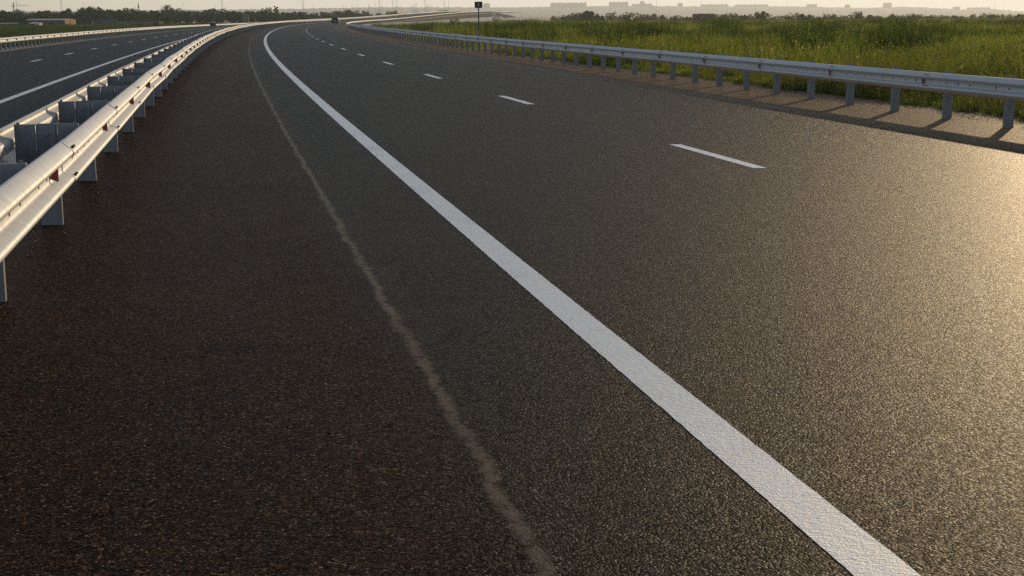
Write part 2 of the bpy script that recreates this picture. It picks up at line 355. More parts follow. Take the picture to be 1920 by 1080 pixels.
# road sides: cross-section parameter t runs from the edge of the shoulder (0) to the toe (1)
def bank(name, mat_, side, t0, t1, s0, s1, lift=0., step=6):
    SV = np.arange(s0, s1 + .1, step); T = np.linspace(0, 1, 5)
    V = []; edge = 11.3 if side > 0 else -16.6
    for s in SV:
        e = pos(s, edge); a0, a1 = t0(s), t1(s); h = head(s)
        nx, ny = math.cos(h) * side, -math.sin(h) * side
        wd = 3.5; fac = slope_fac(s) if side > 0 else 3.1
        for _ in range(5):
            toe = e[:2] + np.array([nx, ny]) * wd; zt = float(field_z(toe[0], toe[1])) - .12; wd = max(3.5, (e[2] - zt) * fac, wmin(s) if side > 0 else 0)
        toe = e[:2] + np.array([nx, ny]) * wd; zt = float(field_z(toe[0], toe[1])) - .12
        for k in T:
            q = a0 + (a1 - a0) * k; p = e[:2] * (1 - q) + toe * q
            V.append((p[0], p[1], e[2] + (zt - e[2]) * q + lift + (-.02 if q < .01 else 0)))
    nO = len(T); i = np.arange((len(SV) - 1) * (nO - 1)); a = (i // (nO - 1)) * nO + i % (nO - 1)
    fs = np.stack([a, a + nO, a + nO + 1, a + 1], 1).tolist()
    ob = mesh_obj(name, V, fs, mat_, smooth_=True); me = ob.data
    if sum(p.normal.z for p in me.polygons) < 0: me.flip_normals()
    return tag(ob, kind='structure')
tb = lambda s: float(np.interp(s, [290, 400, 500, 640], [.02, .05, .34, .42]))
bank('grass_bank', M_GROUND, 1, lambda s: 0, lambda s: 1, -60, 272)
bank('gravel_bank', M_GRAVEL, 1, lambda s: 0, lambda s: min(.12, tb(s)), 272, 820)
bank('grass_bank', M_GROUND, 1, lambda s: min(.12, tb(s)), tb, 272, 820)
bank('concrete_bank', M_CONC, 1, tb, lambda s: .76, 272, 700, .03)
bank('bank_ledge', M_CONCD, 1, lambda s: .76, lambda s: .79, 272, 700, -.05)
bank('concrete_bank', M_CONC, 1, lambda s: .79, lambda s: 1.0, 272, 700, .0)
bank('grass_bank', M_GROUND, -1, lambda s: 0, lambda s: 1, -60, 820)
# ------------------------------------------------------------------ road markings
def marking(o0, s0, s1, wd, dz=.004, step=2, thick=.0):
    sv_ = np.linspace(s0, s1, max(2, int((s1 - s0) / step) + 1))
    return sv_, o0, wd, dz
def markings(name, items):
    V = []; Fc = []
    for (sv_, o0, wd, dz) in items:
        r_ = np.random.default_rng(int(abs(sv_[0]) * 10) + 3)
        if sv_[0] < 45:
            sv_ = np.concatenate([np.arange(sv_[0], min(sv_[-1], 45), .04), sv_[sv_ > 45], sv_[-1:] if sv_[-1] < 45 else []])
        j = np.where(sv_ < 45, 1., 0.); e0 = r_.normal(0, .0013, len(sv_)) * j; e1 = r_.normal(0, .0013, len(sv_)) * j
        a = pos(sv_, o0 - wd / 2 + e0, dz); b = pos(sv_, o0 + wd / 2 + e1, dz); a0 = a - [0, 0, dz - .0005]; b0 = b - [0, 0, dz - .0005]
        n = len(V); k = len(sv_)
        for q in range(k): V += [tuple(a0[q]), tuple(a[q]), tuple(b[q]), tuple(b0[q])]
        for q in range(k - 1):
            m = n + q * 4
            for j in range(3): Fc.append((m + j, m + 4 + j, m + 5 + j, m + 1 + j))
        Fc.append((n, n + 1, n + 2, n + 3)); m = n + (k - 1) * 4; Fc.append((m + 3, m + 2, m + 1, m))
    ob = mesh_obj(name, V, Fc, M_PAINT); me = ob.data
    if sum(p.normal.z for p in me.polygons) < 0: me.flip_normals()
    return ob
tag(markings('edge_line', [marking(0, -14, 900, .185, .0022)]), kind='structure')
tag(markings('lane_dashes', [marking(3.80, 11.1 + 11.95 * k, 14.12 + 11.95 * k, .15, .005, 1) for k in range(-2, 40)]), kind='structure')
tag(markings('left_edge_line', [marking(-5.95, -14, 900, .16)]), kind='structure')
tag(markings('left_lane_dashes', [marking(-9.38, 57.0 + 11.4 * k, 60.0 + 11.4 * k, .15, .004, 1) for k in range(-6, 36)]), kind='structure')
# ------------------------------------------------------------------ guardrails
PROF = [(-.014, -.148), (.0, -.156), (.014, -.152), (.048, -.122), (.072, -.103), (.081, -.090), (.080, -.074), (.068, -.061), (.020, -.042), (.008, -.035), (.004, -.028), (.004, 0)]
PROF = PROF + [(d, -z) for d, z in PROF[-2::-1]]
LAT = {}
def beam(name, side, off, s0, s1, root, wob=.008, ztop=.75, seed=1, mat_=M_BEAM):
    """side +1: bulges towards +off (to the right), -1 towards -off; off = back plane of the beam"""
    r_ = np.random.default_rng(seed); V = []; Fc = []; n = len(PROF); L = 4.0; LAT[seed] = []
    s = s0; pj = (0., 0.)
    while s < s1:
        nj = (r_.normal(0, wob), r_.normal(0, wob * .7)) if s < 160 else (0, 0)
        o = float(off(s)) if callable(off) else off; o2 = float(off(s + L)) if callable(off) else off
        st = [s - .30, s + .01, s + L / 2, s + L] if s < 200 else [s, s + L]
        base = len(V); rows = []
        for q, ss in enumerate(st):
            f = (ss - s) / L; lat = pj[0] + (nj[0] - pj[0]) * max(f, 0) + (.0015 * side if (q == 0 and len(st) == 4) else 0); ver = pj[1] + (nj[1] - pj[1]) * max(f, 0)
            oc = o + (o2 - o) * max(f, 0)
            lift_ = .0042 * (1 - min(1, max(0, f) * 1.0)) if len(st) == 4 else 0     # each section laps over the one before
            p = pos(ss, oc); h = head(ss)
            for d, z in PROF:
                dd = (d + lift_) * side + lat
                V.append((p[0] + dd * math.cos(h), p[1] - dd * math.sin(h), p[2] + ztop - .156 + z + ver))
        for q in range(len(st) - 1):
            for j in range(n - 1):
                a_ = base + q * n + j; Fc.append((a_, a_ + n, a_ + n + 1, a_ + 1))
        LAT[seed].append((s, pj, nj)); pj = nj; s += L
    ob = mesh_obj(name, V, Fc, mat_, root, smooth_=False, world=True)
    me = ob.data; me.polygons.foreach_set('use_smooth', [True] * len(me.polygons))
    return ob
# prototype parts, road direction = +Y, right = +X
def c_post(wd, fl, hgt, depth=.3, mirror=1):
    m = MB(); t = .006; x0, x1 = -wd / 2, wd / 2
    m.box(x0, x1, 0, t, -depth, hgt); m.box(x0, x0 + t, t, fl, -depth, hgt); m.box(x1 - t, x1, t, fl, -depth, hgt)
    m.box(x0 + t, x0 + .018, fl - t, fl, -depth, hgt); m.box(x1 - .018, x1 - t, fl - t, fl, -depth, hgt)
    return m
def reflector(side):
    """plate across the beam's valley, facing the driver; side = direction the beam bulges"""
    m = MB(); a = [(.004, -.028), (.014, -.030), (.056, -.046), (.060, -.043), (.060, .043), (.056, .046), (.014, .030), (.004, .028)]
    m.prism([(side * u + side * .004, v) for u, v in ((.022, -.031), (.056, -.042), (.056, .042), (.022, .031))], 'y', 0, .004)
    b = MB(); b.box(*sorted((side * .004, side * .016)), 0.003, .09, -.028, .028); b.prism([(side * (u + .004), v) for u, v in a], 'y', .004, .007)
    return b, m
def plus(o, **k): return o
def fit_child(o, par): o.parent = par; return o
def splice_marks(seed, side, off, root, k0, k1):
    """bolt heads at the laps and slots along the valley, section by section"""
    for (s0, pj, nj) in LAT[seed][k0:k1]:
        for nm, ys in (('splice_bolts', (-.22, -.12)), ('slots', (.35, .75, 1.25, 1.65, 2.45, 2.85, 3.25))):
            m = MB()
            for y in ys:
                f = max(0, y / 4); lat = pj[0] + (nj[0] - pj[0]) * f; ver = pj[1] + (nj[1] - pj[1]) * f; zc = .594 + ver
                lf = .0042 * (1 - min(1, f)); o0 = (off(s0 + y) if callable(off) else off) + lat; P = pos(s0 + y, o0); h = head(s0 + y)
                for z, d in (((.117, .066), (-.060, .0745)) if nm == 'splice_bolts' else ((0, .004),)):
                    hl, hz_, d0, d1 = (.014, .007, -.008, .007) if nm == 'splice_bolts' else (.020, .009, -.002, .0025)
                    b = MB(); b.box(*sorted((side * (d + lf + d0), side * (d + lf + d1))), -hl, hl, zc + z - hz_, zc + z + hz_); n = len(m.v)
                    m.v += [(P[0] + x_ * math.cos(h) + y_ * math.sin(h), P[1] - x_ * math.sin(h) + y_ * math.cos(h), P[2] + z_) for x_, y_, z_ in b.v]
                    m.f += [tuple(n + i for i in q) for q in b.f]
            o = mesh_obj(nm, m.v, m.f, M_DARK, root, world=True); o['kind'] = 'stuff'
# --- right guardrail
def roff(s): return float(np.interp(s, [0, 17, 30, 45, 80, 1000], [9.62, 9.83, 10.02, 10.16, 10.22, 10.22]))
rr = empty('guardrail', tuple(pos(16.7, 9.9)), label='shaded galvanised guardrail along the right edge of the road beside the green meadow', cat='guardrail')
beam('rail_beam', -1, lambda s: roff(s) - .27, -9.0 - .0, 900, rr, .006, .75, 3)
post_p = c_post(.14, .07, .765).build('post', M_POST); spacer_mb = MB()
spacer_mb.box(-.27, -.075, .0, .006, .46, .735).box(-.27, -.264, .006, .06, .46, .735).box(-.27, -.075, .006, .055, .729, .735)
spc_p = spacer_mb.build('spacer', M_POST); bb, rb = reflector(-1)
ref_p = rb.build('reflector', M_RED); br_p = bb.build('bracket', M_BRACKET)
ks = [k for k in range(-11, 410) if 16.7 + 1.997 * k < 880]
def lump(name, items, proto_mesh, mat_, root):
    """far repeats of one part as one mesh"""
    vs = np.array([v.co[:] for v in proto_mesh.vertices]); fs = [tuple(p.vertices) for p in proto_mesh.polygons]; V = []; Fc = []
    for (s, off) in items:
        h = head(s); p = pos(s, off); n = len(V)
        V += np.stack([p[0] + vs[:, 0] * math.cos(h) + vs[:, 1] * math.sin(h), p[1] - vs[:, 0] * math.sin(h) + vs[:, 1] * math.cos(h), p[2] + vs[:, 2]], 1).tolist()
        Fc += [tuple(n + i for i in f) for f in fs]
    return tag(mesh_obj(name, V, Fc, mat_, root, world=True), kind='stuff')
first = True; far_items = []
vis = [k for k in ks if 14 < 16.7 + 1.997 * k < 16.7 + 1.997 * 96]
for k in ks:
    s = 16.7 + 1.997 * k
    if k in vis:
        o = post_p if first else share(post_p); place(o, s, roff(s), rr); first = False
    else: far_items.append((s, roff(s)))
lump('far_posts', [q for q in far_items if q[0] < 215], post_p.data, M_POST, rr)
shortp = c_post(.14, .07, .47); shm = bpy.data.meshes.new('short_post'); shm.from_pydata(shortp.v, [], shortp.f)
lump('far_posts', [q for q in far_items if q[0] >= 215], shm, M_POST, rr)
first = True; far_items = []
for k in ks:
    s = 16.7 + 1.997 * k
    if k in vis and k < 60:
        o = spc_p if first else share(spc_p); place(o, s, roff(s), rr); first = False
    else: far_items.append((s, roff(s)))
lump('far_spacers', [q for q in far_items if q[0] < 215], spc_p.data, M_POST, rr)
for k in range(-3, 24):
    s = 19.0 + 4.0 * k
    o = ref_p if k == -3 else share(ref_p); place(o, s, roff(s) - .27, rr, .594)
    b = br_p if k == -3 else share(br_p); b.parent = o
splice_marks(3, -1, lambda s: roff(s) - .27, rr, 5, 20)
# --- median barrier (double sided)
mr = empty('median_barrier', tuple(pos(7.6, -3.02)), label='double sided sunlit steel barrier with dark spacer plates between the two carriageways', cat='crash barrier')
beam('front_beam', 1, -2.79, -13.6, 900, mr, .015, .75, 11)
beam('rear_beam', -1, -3.25, -13.6, 900, mr, .008, .75, 12)
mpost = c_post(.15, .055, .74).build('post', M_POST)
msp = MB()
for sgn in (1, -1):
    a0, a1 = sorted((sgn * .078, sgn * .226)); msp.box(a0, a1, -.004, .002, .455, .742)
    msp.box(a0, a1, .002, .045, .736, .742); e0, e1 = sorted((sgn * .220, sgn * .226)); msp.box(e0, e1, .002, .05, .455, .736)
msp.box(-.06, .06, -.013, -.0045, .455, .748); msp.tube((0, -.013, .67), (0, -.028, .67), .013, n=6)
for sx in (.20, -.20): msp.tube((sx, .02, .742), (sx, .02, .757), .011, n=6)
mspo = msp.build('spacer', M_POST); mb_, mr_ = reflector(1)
mref = mr_.build('reflector', M_RED); mbr = mb_.build('bracket', M_BRACKET)
ks = [k for k in range(-5, 300) if 4.54 + 3.05 * k - .0 < 880]; first = True; fp = []
for k in ks:
    s = 4.54 + 3.05 * k
    if 0 <= k < 70:
        a = mpost if first else share(mpost); place(a, s, -3.02, mr); b = mspo if first else share(mspo); place(b, s, -3.02, mr); first = False
    else: fp.append((s, -3.02))
lump('far_posts', fp, mpost.data, M_POST, mr); lump('far_spacers', fp, mspo.data, M_POST, mr)
for k in range(-2, 60):
    s = 5.43 + 4.007 * k
    o = mref if k == -2 else share(mref); place(o, s, -2.79, mr, .594)
    b = mbr if k == -2 else share(mbr); b.parent = o
splice_marks(11, 1, -2.79, mr, 3, 22); splice_marks(12, -1, -3.25, mr, 3, 8)
# --- left guardrail
lr = empty('guardrail', tuple(pos(87.8, -15.1)), label='bright sunlit guardrail along the far left edge of the opposite carriageway', cat='guardrail')
beam('rail_beam', 1, -14.95, 40, 900, lr, .005, .72, 21)
lpost = c_post(.12, .06, .72).build('post', M_POST); first = True; fp = []
for k in range(-28, 470):
    s = 87.8 + 1.65 * k
    if s > 880: break
    if -3 <= k < 94:
        a = lpost if first else share(lpost); place(a, s, -15.12, lr); first = False
    else: fp.append((s, -15.12))
lump('far_posts', fp, lpost.data, M_POST, lr)
lref = MB(); lref.box(.02, .09, -.01, .01, -.07, .07); lrefo = lref.build('reflector', M_WALLD)
for k in range(0, 26):
    o = lrefo if k == 0 else share(lrefo); place(o, 84.0 + 3.3 * k, -14.95, lr, .56)
# ------------------------------------------------------------------ vegetation prototypes (not linked to the scene, only instanced)
def blades_mesh(name, n, hmin, hmax, spread, wd, bend, mats, pick=None, seed=0, leafy=0):
    r_ = np.random.default_rng(seed); V = []; Fc = []; mi = []
    for i in range(n):
        a = r_.uniform(0, 2 * math.pi); rr_ = spread * math.sqrt(r_.uniform()); bx, by = rr_ * math.cos(a), rr_ * math.sin(a)
        h = r_.uniform(hmin, hmax); la = r_.uniform(0, 2 * math.pi); bd = h * bend * r_.uniform(.2, 1); fa = r_.uniform(0, math.pi)
        ux, uy = math.cos(fa), math.sin(fa); k = len(V); segs = 3; w0 = wd * r_.uniform(.6, 1.3)
        m_ = 0 if pick is None or r_.uniform() > pick else 1
        for q in range(segs + 1):
            t = q / segs; cx, cy, cz = bx + bd * t * t * math.cos(la), by + bd * t * t * math.sin(la), h * t * (1 - .15 * bend * t)
            ww = w0 * (1 - t ** 1.6) * .5 + .0008
            V += [(cx - ux * ww, cy - uy * ww, cz), (cx + ux * ww, cy + uy * ww, cz)]
        for q in range(segs): Fc.append((k + 2 * q, k + 2 * q + 1, k + 2 * q + 3, k + 2 * q + 2)); mi.append(m_)
        if leafy and r_.uniform() < leafy:
            for _ in range(4):
                t = r_.uniform(.3, 1); c = Vector((bx + bd * t * t * math.cos(la), by + bd * t * t * math.sin(la), h * t))
                u = Vector(r_.normal(size=3)).normalized(); v = u.orthogonal().normalized(); sz = r_.uniform(.02, .05); k = len(V)
                V += [tuple(c - u * sz * .2), tuple(c + v * sz * .5 + u * sz), tuple(c + u * sz * 2), tuple(c - v * sz * .5 + u * sz)]; Fc.append((k, k + 1, k + 2, k + 3)); mi.append(m_)
    me = bpy.data.meshes.new(name); me.from_pydata(V, [], Fc); me.update()
    for m in mats: me.materials.append(m)
    me.polygons.foreach_set('material_index', mi); return me
def flower_mesh(seed):
    r_ = np.random.default_rng(seed); me0 = blades_mesh('flower', 10, .5, .95, .2, .012, .3, [M_GRASS, M_FLOWER], seed=seed)
    bm = bmesh.new(); bm.from_mesh(me0)
    for i in range(7):
        c = Vector((r_.uniform(-.2, .2), r_.uniform(-.2, .2), r_.uniform(.65, 1.0)))
        for _ in range(4):
            u = Vector(r_.normal(size=3)).normalized() * .022; v = u.orthogonal()
            f = bm.faces.new([bm.verts.new(c + u), bm.verts.new(c + v), bm.verts.new(c - u), bm.verts.new(c - v)]); f.material_index = 1
    bm.to_mesh(me0); bm.free(); return me0
def tuft_collection(name, meshes):
    c = bpy.data.collections.new(name)
    for i, me in enumerate(meshes):
        o = bpy.data.objects.new('%s_%02d' % (name, i), me); c.objects.link(o)
    return c
def scatter(name, pts, scl, idx, coll, label, cat):
    me = bpy.data.meshes.new(name); me.from_pydata(pts.tolist(), [], [])
    for nm, arr, ty in (('scl', scl, 'FLOAT'), ('rot', rng.uniform(0, 6.283, len(pts)), 'FLOAT'), ('idx', idx, 'INT')):
        at = me.attributes.new(nm, ty, 'POINT'); at.data.foreach_set('value', arr.astype(np.int32 if ty == 'INT' else np.float32))
    o = link(bpy.data.objects.new(name, me)); tag(o, label, cat, kind='stuff')
    g = bpy.data.node_groups.new(name + '_nodes', 'GeometryNodeTree')
    g.interface.new_socket('Geometry', in_out='INPUT', socket_type='NodeSocketGeometry'); g.interface.new_socket('Geometry', in_out='OUTPUT', socket_type='NodeSocketGeometry')
    gi = g.nodes.new('NodeGroupInput'); go = g.nodes.new('NodeGroupOutput'); io = g.nodes.new('GeometryNodeInstanceOnPoints'); ci = g.nodes.new('GeometryNodeCollectionInfo')
    ci.inputs[0].default_value = coll; ci.inputs['Separate Children'].default_value = True; ci.inputs['Reset Children'].default_value = True
    def attr(nm, ty):
        a = g.nodes.new('GeometryNodeInputNamedAttribute'); a.data_type = ty; a.inputs['Name'].default_value = nm; return a.outputs[0]
    g.links.new(gi.outputs[0], io.inputs['Points']); g.links.new(ci.outputs[0], io.inputs['Instance']); io.inputs['Pick Instance'].default_value = True
    g.links.new(attr('idx', 'INT'), io.inputs['Instance Index']); g.links.new(attr('scl', 'FLOAT'), io.inputs['Scale'])
    cx = g.nodes.new('ShaderNodeCombineXYZ'); g.links.new(attr('rot', 'FLOAT'), cx.inputs[2]); g.links.new(cx.outputs[0], io.inputs['Rotation'])
    g.links.new(io.outputs[0], go.inputs[0]); md = o.modifiers.new('scatter', 'NODES'); md.node_group = g
    return o
near = [blades_mesh('t', 70, .35, .9, .34, .012, .5, [M_GRASS, M_DRY], .07, 1), blades_mesh('t', 65, .4, 1.05, .36, .012, .6, [M_GRASS, M_DRY], .22, 2, .15), blades_mesh('t', 45, .12, .35, .3, .016, .9, [M_GRASS, M_DRY], .10, 3, .7),
        blades_mesh('t', 50, .8, 1.35, .35, .018, .35, [M_REED, M_GRASS], .3, 4, .2), blades_mesh('t', 55, .9, 1.6, .40, .020, .3, [M_REED, M_GRASS], .15, 5, .1), blades_mesh('t', 40, .4, .9, .3, .010, .5, [M_DRY, M_GRASS], .4, 6, .3), flower_mesh(8)]
farm = [blades_mesh('t', 110, .4, .9, 1.1, .030, .4, [M_GRASS, M_DRY], .08, 11), blades_mesh('t', 110, .5, 1.0, 1.1, .034, .5, [M_GRASS, M_DRY], .15, 12), blades_mesh('t', 90, .2, .5, 1.1, .04, .6, [M_GRASS, M_DRY], .15, 13),
        blades_mesh('t', 110, .7, 1.2, 1.1, .045, .3, [M_REED, M_GRASS], .25, 14), blades_mesh('t', 110, .8, 1.4, 1.1, .05, .3, [M_REED, M_GRASS], .1, 15), blades_mesh('t', 90, .4, .9, 1.0, .03, .5, [M_DRY, M_GRASS], .5, 16), blades_mesh('t', 60, .5, .9, 1, .05, .3, [M_GRASS, M_FLOWER], .1, 17)]
M_GRASSL = leaf_mat('left_field_blades', (.045, .075, .028), (.095, .12, .04), .3)  # darker grass copy: dimness of the view away from the sun, in the colour
leftm = [blades_mesh('t', 110, .3, .7, 1.1, .04, .4, [M_GRASSL, M_DRY], .03, 31), blades_mesh('t', 110, .4, .9, 1.1, .04, .5, [M_GRASSL, M_DRY], .06, 32), blades_mesh('t', 90, .2, .5, 1.1, .05, .6, [M_GRASSL, M_DRY], .08, 33), blades_mesh('t', 110, .7, 1.1, 1.1, .05, .4, [M_GRASSL, M_DRY], .02, 34)]
C_LEFT = tuft_collection('left_tufts', leftm)
C_NEAR = tuft_collection('near_tufts', near); C_FAR = tuft_collection('far_tufts', farm)
def vnoise(x, y, sc, seed):
    r_ = np.random.default_rng(seed); ph = r_.uniform(0, 6.28, (6, 2)); fr = r_.normal(size=(6, 2)); v = 0
    for k in range(6): v = v + np.sin(fr[k, 0] * x / sc + ph[k, 0]) * np.cos(fr[k, 1] * y / sc + ph[k, 1])
    return v / 3
def sample_wedge(n, d0, d1, a0, a1, power):
    u = rng.uniform(size=n); D = (d0 ** (2 - power) + u * (d1 ** (2 - power) - d0 ** (2 - power))) ** (1 / (2 - power)); A = rng.uniform(a0, a1, n)
    return D * np.sin(A), D * np.cos(A)
def veg_right(n, d0, d1, power, coll, name, label, a0=R(-9), a1=R(25)):
    x, y = sample_wedge(n, d0, d1, a0, a1, power); s, o = to_so(x, y)
    e = 11.05 + .18 * vnoise(x, y, .6, 5)
    ok = (o > e) & ~((s > 272) & (s < 860) & (o < 11.6 + np.maximum(5.0 * np.maximum(.9, pos(s, 11.3)[:, 2] - field_z(x, y)), wmin(s))))
    ok &= (y > 3); x, y, s, o = x[ok], y[ok], s[ok], o[ok]
    er = pos(s, 11.3)[:, 2]; zf = field_z(x, y); wd = np.maximum(wmin(s), (er - zf + .12) * slope_fac(s)); t = np.clip((o - 11.3) / wd, 0, 1)
    z = np.where(t < 1, er + (zf - er) * t, zf) - .03
    a = vnoise(x, y, 5., 1); b = vnoise(x, y, 1.6, 2); reed = vnoise(x, y, 9., 3) + .35 * vnoise(x, y, 2.5, 9)
    u = rng.uniform(size=len(x)); idx = np.where(u < .5, 0, 1)
    idx = np.where((o < 12.2 + .5 * b) & (s < 340), np.where(u < .7, 2, 5), idx)
    idx = np.where((reed > .62) & (o > 15.5), np.where(u < .5, 3, 4), idx); idx = np.where((a > .75) & (u < .75) & (o > 12.5), 5, idx); idx = np.where((u > .992) & (o > 13), 6, idx)
    sc = np.clip(.85 + .45 * a + .45 * vnoise(x, y, 2.6, 77) + .25 * b + .18 * rng.normal(size=len(x)), .3, 1.9) * np.interp(o, [11, 12.5, 15, 30], [.55, .85, 1.05, 1.2])
    sc *= np.interp(np.hypot(x, y), [0, 150, 300, 800], [1, 1, .92, .75])
    return scatter(name, np.stack([x, y, z], 1), sc, idx, coll, label, cat='grass')
veg_right(34000, 13, 75, 1.1, C_NEAR, 'meadow_grass', 'tall green grass and weeds behind the right guardrail')
veg_right(52000, 60, 700, 1.35, C_FAR, 'far_meadow_grass', 'broad green meadow of reeds and grass stretching to the distant bushes')
# tall clumps of weeds and reeds standing out of the meadow
clump = [blades_mesh('t', 170, .8, 1.75, .55, .016, .28, [M_REED, M_GRASS], .35, 41, .35), blades_mesh('t', 150, .7, 1.5, .6, .018, .35, [M_GRASS, M_REED], .3, 42, .5), blades_mesh('t', 120, .8, 1.6, .45, .010, .3, [M_DRY, M_GRASS], .5, 43, .3), blades_mesh('t', 190, .5, 1.2, .7, .022, .5, [M_REED, M_REED], .3, 44, .9)]
thick = [blades_mesh('t', 900, .8, 2.3, 1.3, .030, .4, [M_REED, M_GRASS], .12, 51, .8), blades_mesh('t', 800, .5, 1.5, 1.8, .034, .5, [M_REED, M_GRASS], .2, 52, .9)]
C_THICK = tuft_collection('thicket', thick)
x, y = sample_wedge(620, 27, 330, R(-7), R(24), 1.1); s, o = to_so(x, y); ok = (o > 17) & (vnoise(x, y, 12., 61) > .05) & ~((s > 285) & (o < 60)); x, y = x[ok], y[ok]
scatter('weed_thickets', np.stack([x, y, field_z(x, y) - .05], 1), rng.uniform(.65, 1.2, len(x)), rng.integers(0, 2, len(x)), C_THICK, 'dark green leafy thickets of tall weeds in patches across the right meadow', 'weeds')
C_CLUMP = tuft_collection('clump_tufts', clump)
x, y = sample_wedge(6500, 17, 420, R(-9), R(25), 1.25); s, o = to_so(x, y); m_ = vnoise(x, y, 4., 21) + .5 * vnoise(x, y, 12., 22)
ok = (o > 13.6) & (m_ > .12) & ~((s > 268) & (s < 860) & (o < 12.5 + np.maximum(5.0 * np.maximum(.9, pos(s, 11.3)[:, 2] - field_z(x, y)), wmin(s)))); x, y, o = x[ok], y[ok], o[ok]; s = s[ok]; er = pos(s, 11.3)[:, 2]; zf = field_z(x, y); t = np.clip((o - 11.3) / np.maximum(3.5, (er - zf + .12) * 3.1), 0, 1); z = np.where(t < 1, er + (zf - er) * t, zf) - .03
kk = vnoise(x, y, 7., 23); u = rng.uniform(size=len(x)); idx = np.where(kk > .35, 3, np.where(kk > 0, 0, np.where(u < .75, 1, 2)))
scatter('reed_clumps', np.stack([x, y, z], 1), rng.uniform(.65, 1.25, len(x)) * np.interp(np.hypot(x, y), [0, 60, 400], [1, 1, 1.1]), idx, C_CLUMP, 'tall ragged clumps of reeds and weeds standing out of the right meadow', 'reeds')
# grit along the edges
peb = []
for q in range(3):
    bm = bmesh.new(); bmesh.ops.create_icosphere(bm, subdivisions=1, radius=.012)
    for v in bm.verts: v.co = Vector((v.co.x * rng.uniform(.7, 1.4), v.co.y * rng.uniform(.7, 1.4), v.co.z * rng.uniform(.4, .8)))
    me = bpy.data.meshes.new('p'); bm.to_mesh(me); bm.free(); me.materials.append([M_GRAVEL, M_CONC, M_CONCD][q]); peb.append(me)
C_PEB = tuft_collection('pebbles', peb)
s = rng.uniform(10, 60, 900); o = np.where(rng.uniform(size=900) < .75, 10.95 - np.abs(rng.normal(0, .3, 900)), rng.uniform(7.8, 11, 900)); a = pos(s, o, .003)
s = rng.uniform(0, 26, 120); o = -3.1 + np.abs(rng.normal(0, .12, 120)); b = pos(s, o, .003)
scatter('loose_grit', np.concatenate([a, b]), np.concatenate([rng.uniform(.3, 1.1, 900) ** 1.5, rng.uniform(.3, .7, 120)]), rng.integers(0, 2, 1020), C_PEB, 'loose grit and small stones lying along both shoulders', 'grit')
# left field
x, y = sample_wedge(22000, 95, 1000, R(-25), R(2), 1.3); s, o = to_so(x, y); ok = (o < -16.9) & (o > -400); x, y, s, o = x[ok], y[ok], s[ok], o[ok]
er = pos(s, -16.6)[:, 2]; zf = field_z(x, y); t = np.clip((-o - 16.6) / np.maximum(3.5, (er - zf + .12) * 3.1), 0, 1); z = np.where(t < 1, er + (zf - er) * t, zf) - .03
u = rng.uniform(size=len(x)); idx = np.where(u < .4, 0, np.where(u < .7, 1, np.where(u < .95, 2, 3)))
scatter('left_field_grass', np.stack([x, y, z], 1), rng.uniform(.7, 1.1, len(x)), idx, C_LEFT, 'green field between the far left guardrail and the sheds', 'grass')
# ------------------------------------------------------------------ trees
def tree_parts(h, wd, seed, lobes=9, nleaf=1300, low=.18, lsz=.42, leaf=None, top=1.0):
    r_ = np.random.default_rng(seed); T = MB(); pts = []
    T.tube((0, 0, -.3), (.1, .05, h * .35), h * .028, h * .02); T.tube((.1, .05, h * .35), (0, 0, h * .75), h * .02, h * .006)
    cs = []
    for i in range(lobes):
        a = i * 2.4 + r_.uniform(-.4, .4); zz = h * (low + .18 + (.95 - low - .28) * (i / (lobes - 1)) ** .9); rad = wd * .5 * (1 - ((zz / h - .5) * 1.3) ** 2) * r_.uniform(.35, .75)
        c = np.array([rad * math.cos(a), rad * math.sin(a), zz]); rr_ = wd * r_.uniform(.17, .27) * (1 if zz < h * .8 else .75); cs.append((c, rr_))
        T.tube((0, 0, zz * .55), tuple(c), h * .010, h * .003, 5)
    V = []; Fc = []
    for i in range(nleaf):
        c, rr_ = cs[r_.integers(lobes)]; d = r_.normal(size=3); d /= np.linalg.norm(d); q = c + d * rr_ * r_.uniform(.55, 1.05) * np.array([1, 1, .85])
        q[2] = max(q[2], h * low * .6); u = Vector(r_.normal(size=3)).normalized(); v = u.orthogonal().normalized(); sz = lsz * r_.uniform(.5, 1.2); k = len(V); q = Vector(q)
        V += [tuple(q + u * sz), tuple(q + v * sz * .6), tuple(q - u * sz * .8), tuple(q - v * sz * .6)]; Fc.append((k, k + 1, k + 2, k + 3))
    return T, V, Fc, leaf or M_LEAF
TP = {}
def tree_proto(kind):
    if kind in TP: return TP[kind]
    spec = {'round0': (9, 9, 1), 'round1': (8, 10, 2), 'round2': (10, 9, 3), 'round3': (7.5, 9, 4), 'tall': (12, 7, 5), 'pale': (13, 11, 6), 'poplar': (13, 2.6, 7), 'bush0': (3.2, 5, 8), 'bush1': (2.6, 5.5, 9), 'bush2': (4.2, 4.8, 10), 'bush3': (2.2, 3.4, 13)}[kind]
    T, V, Fc, lm = tree_parts(spec[0], spec[1], spec[2], lobes=9 if 'bush' not in kind else 7, nleaf=1500 if 'bush' not in kind else 800, low=.05 if 'bush' in kind else (.1 if kind == 'poplar' else .12), lsz=.42 if 'bush' not in kind else .22, leaf=M_LEAF2 if kind == 'pale' else (M_LEAF3 if 'bush' in kind else M_LEAF))
    tm = bpy.data.meshes.new('trunk'); tm.from_pydata(T.v, [], T.f); tm.materials.append(M_BARK)
    cm = bpy.data.meshes.new('crown'); cm.from_pydata(V, [], Fc); cm.materials.append(lm); TP[kind] = (tm, cm, spec); return TP[kind]
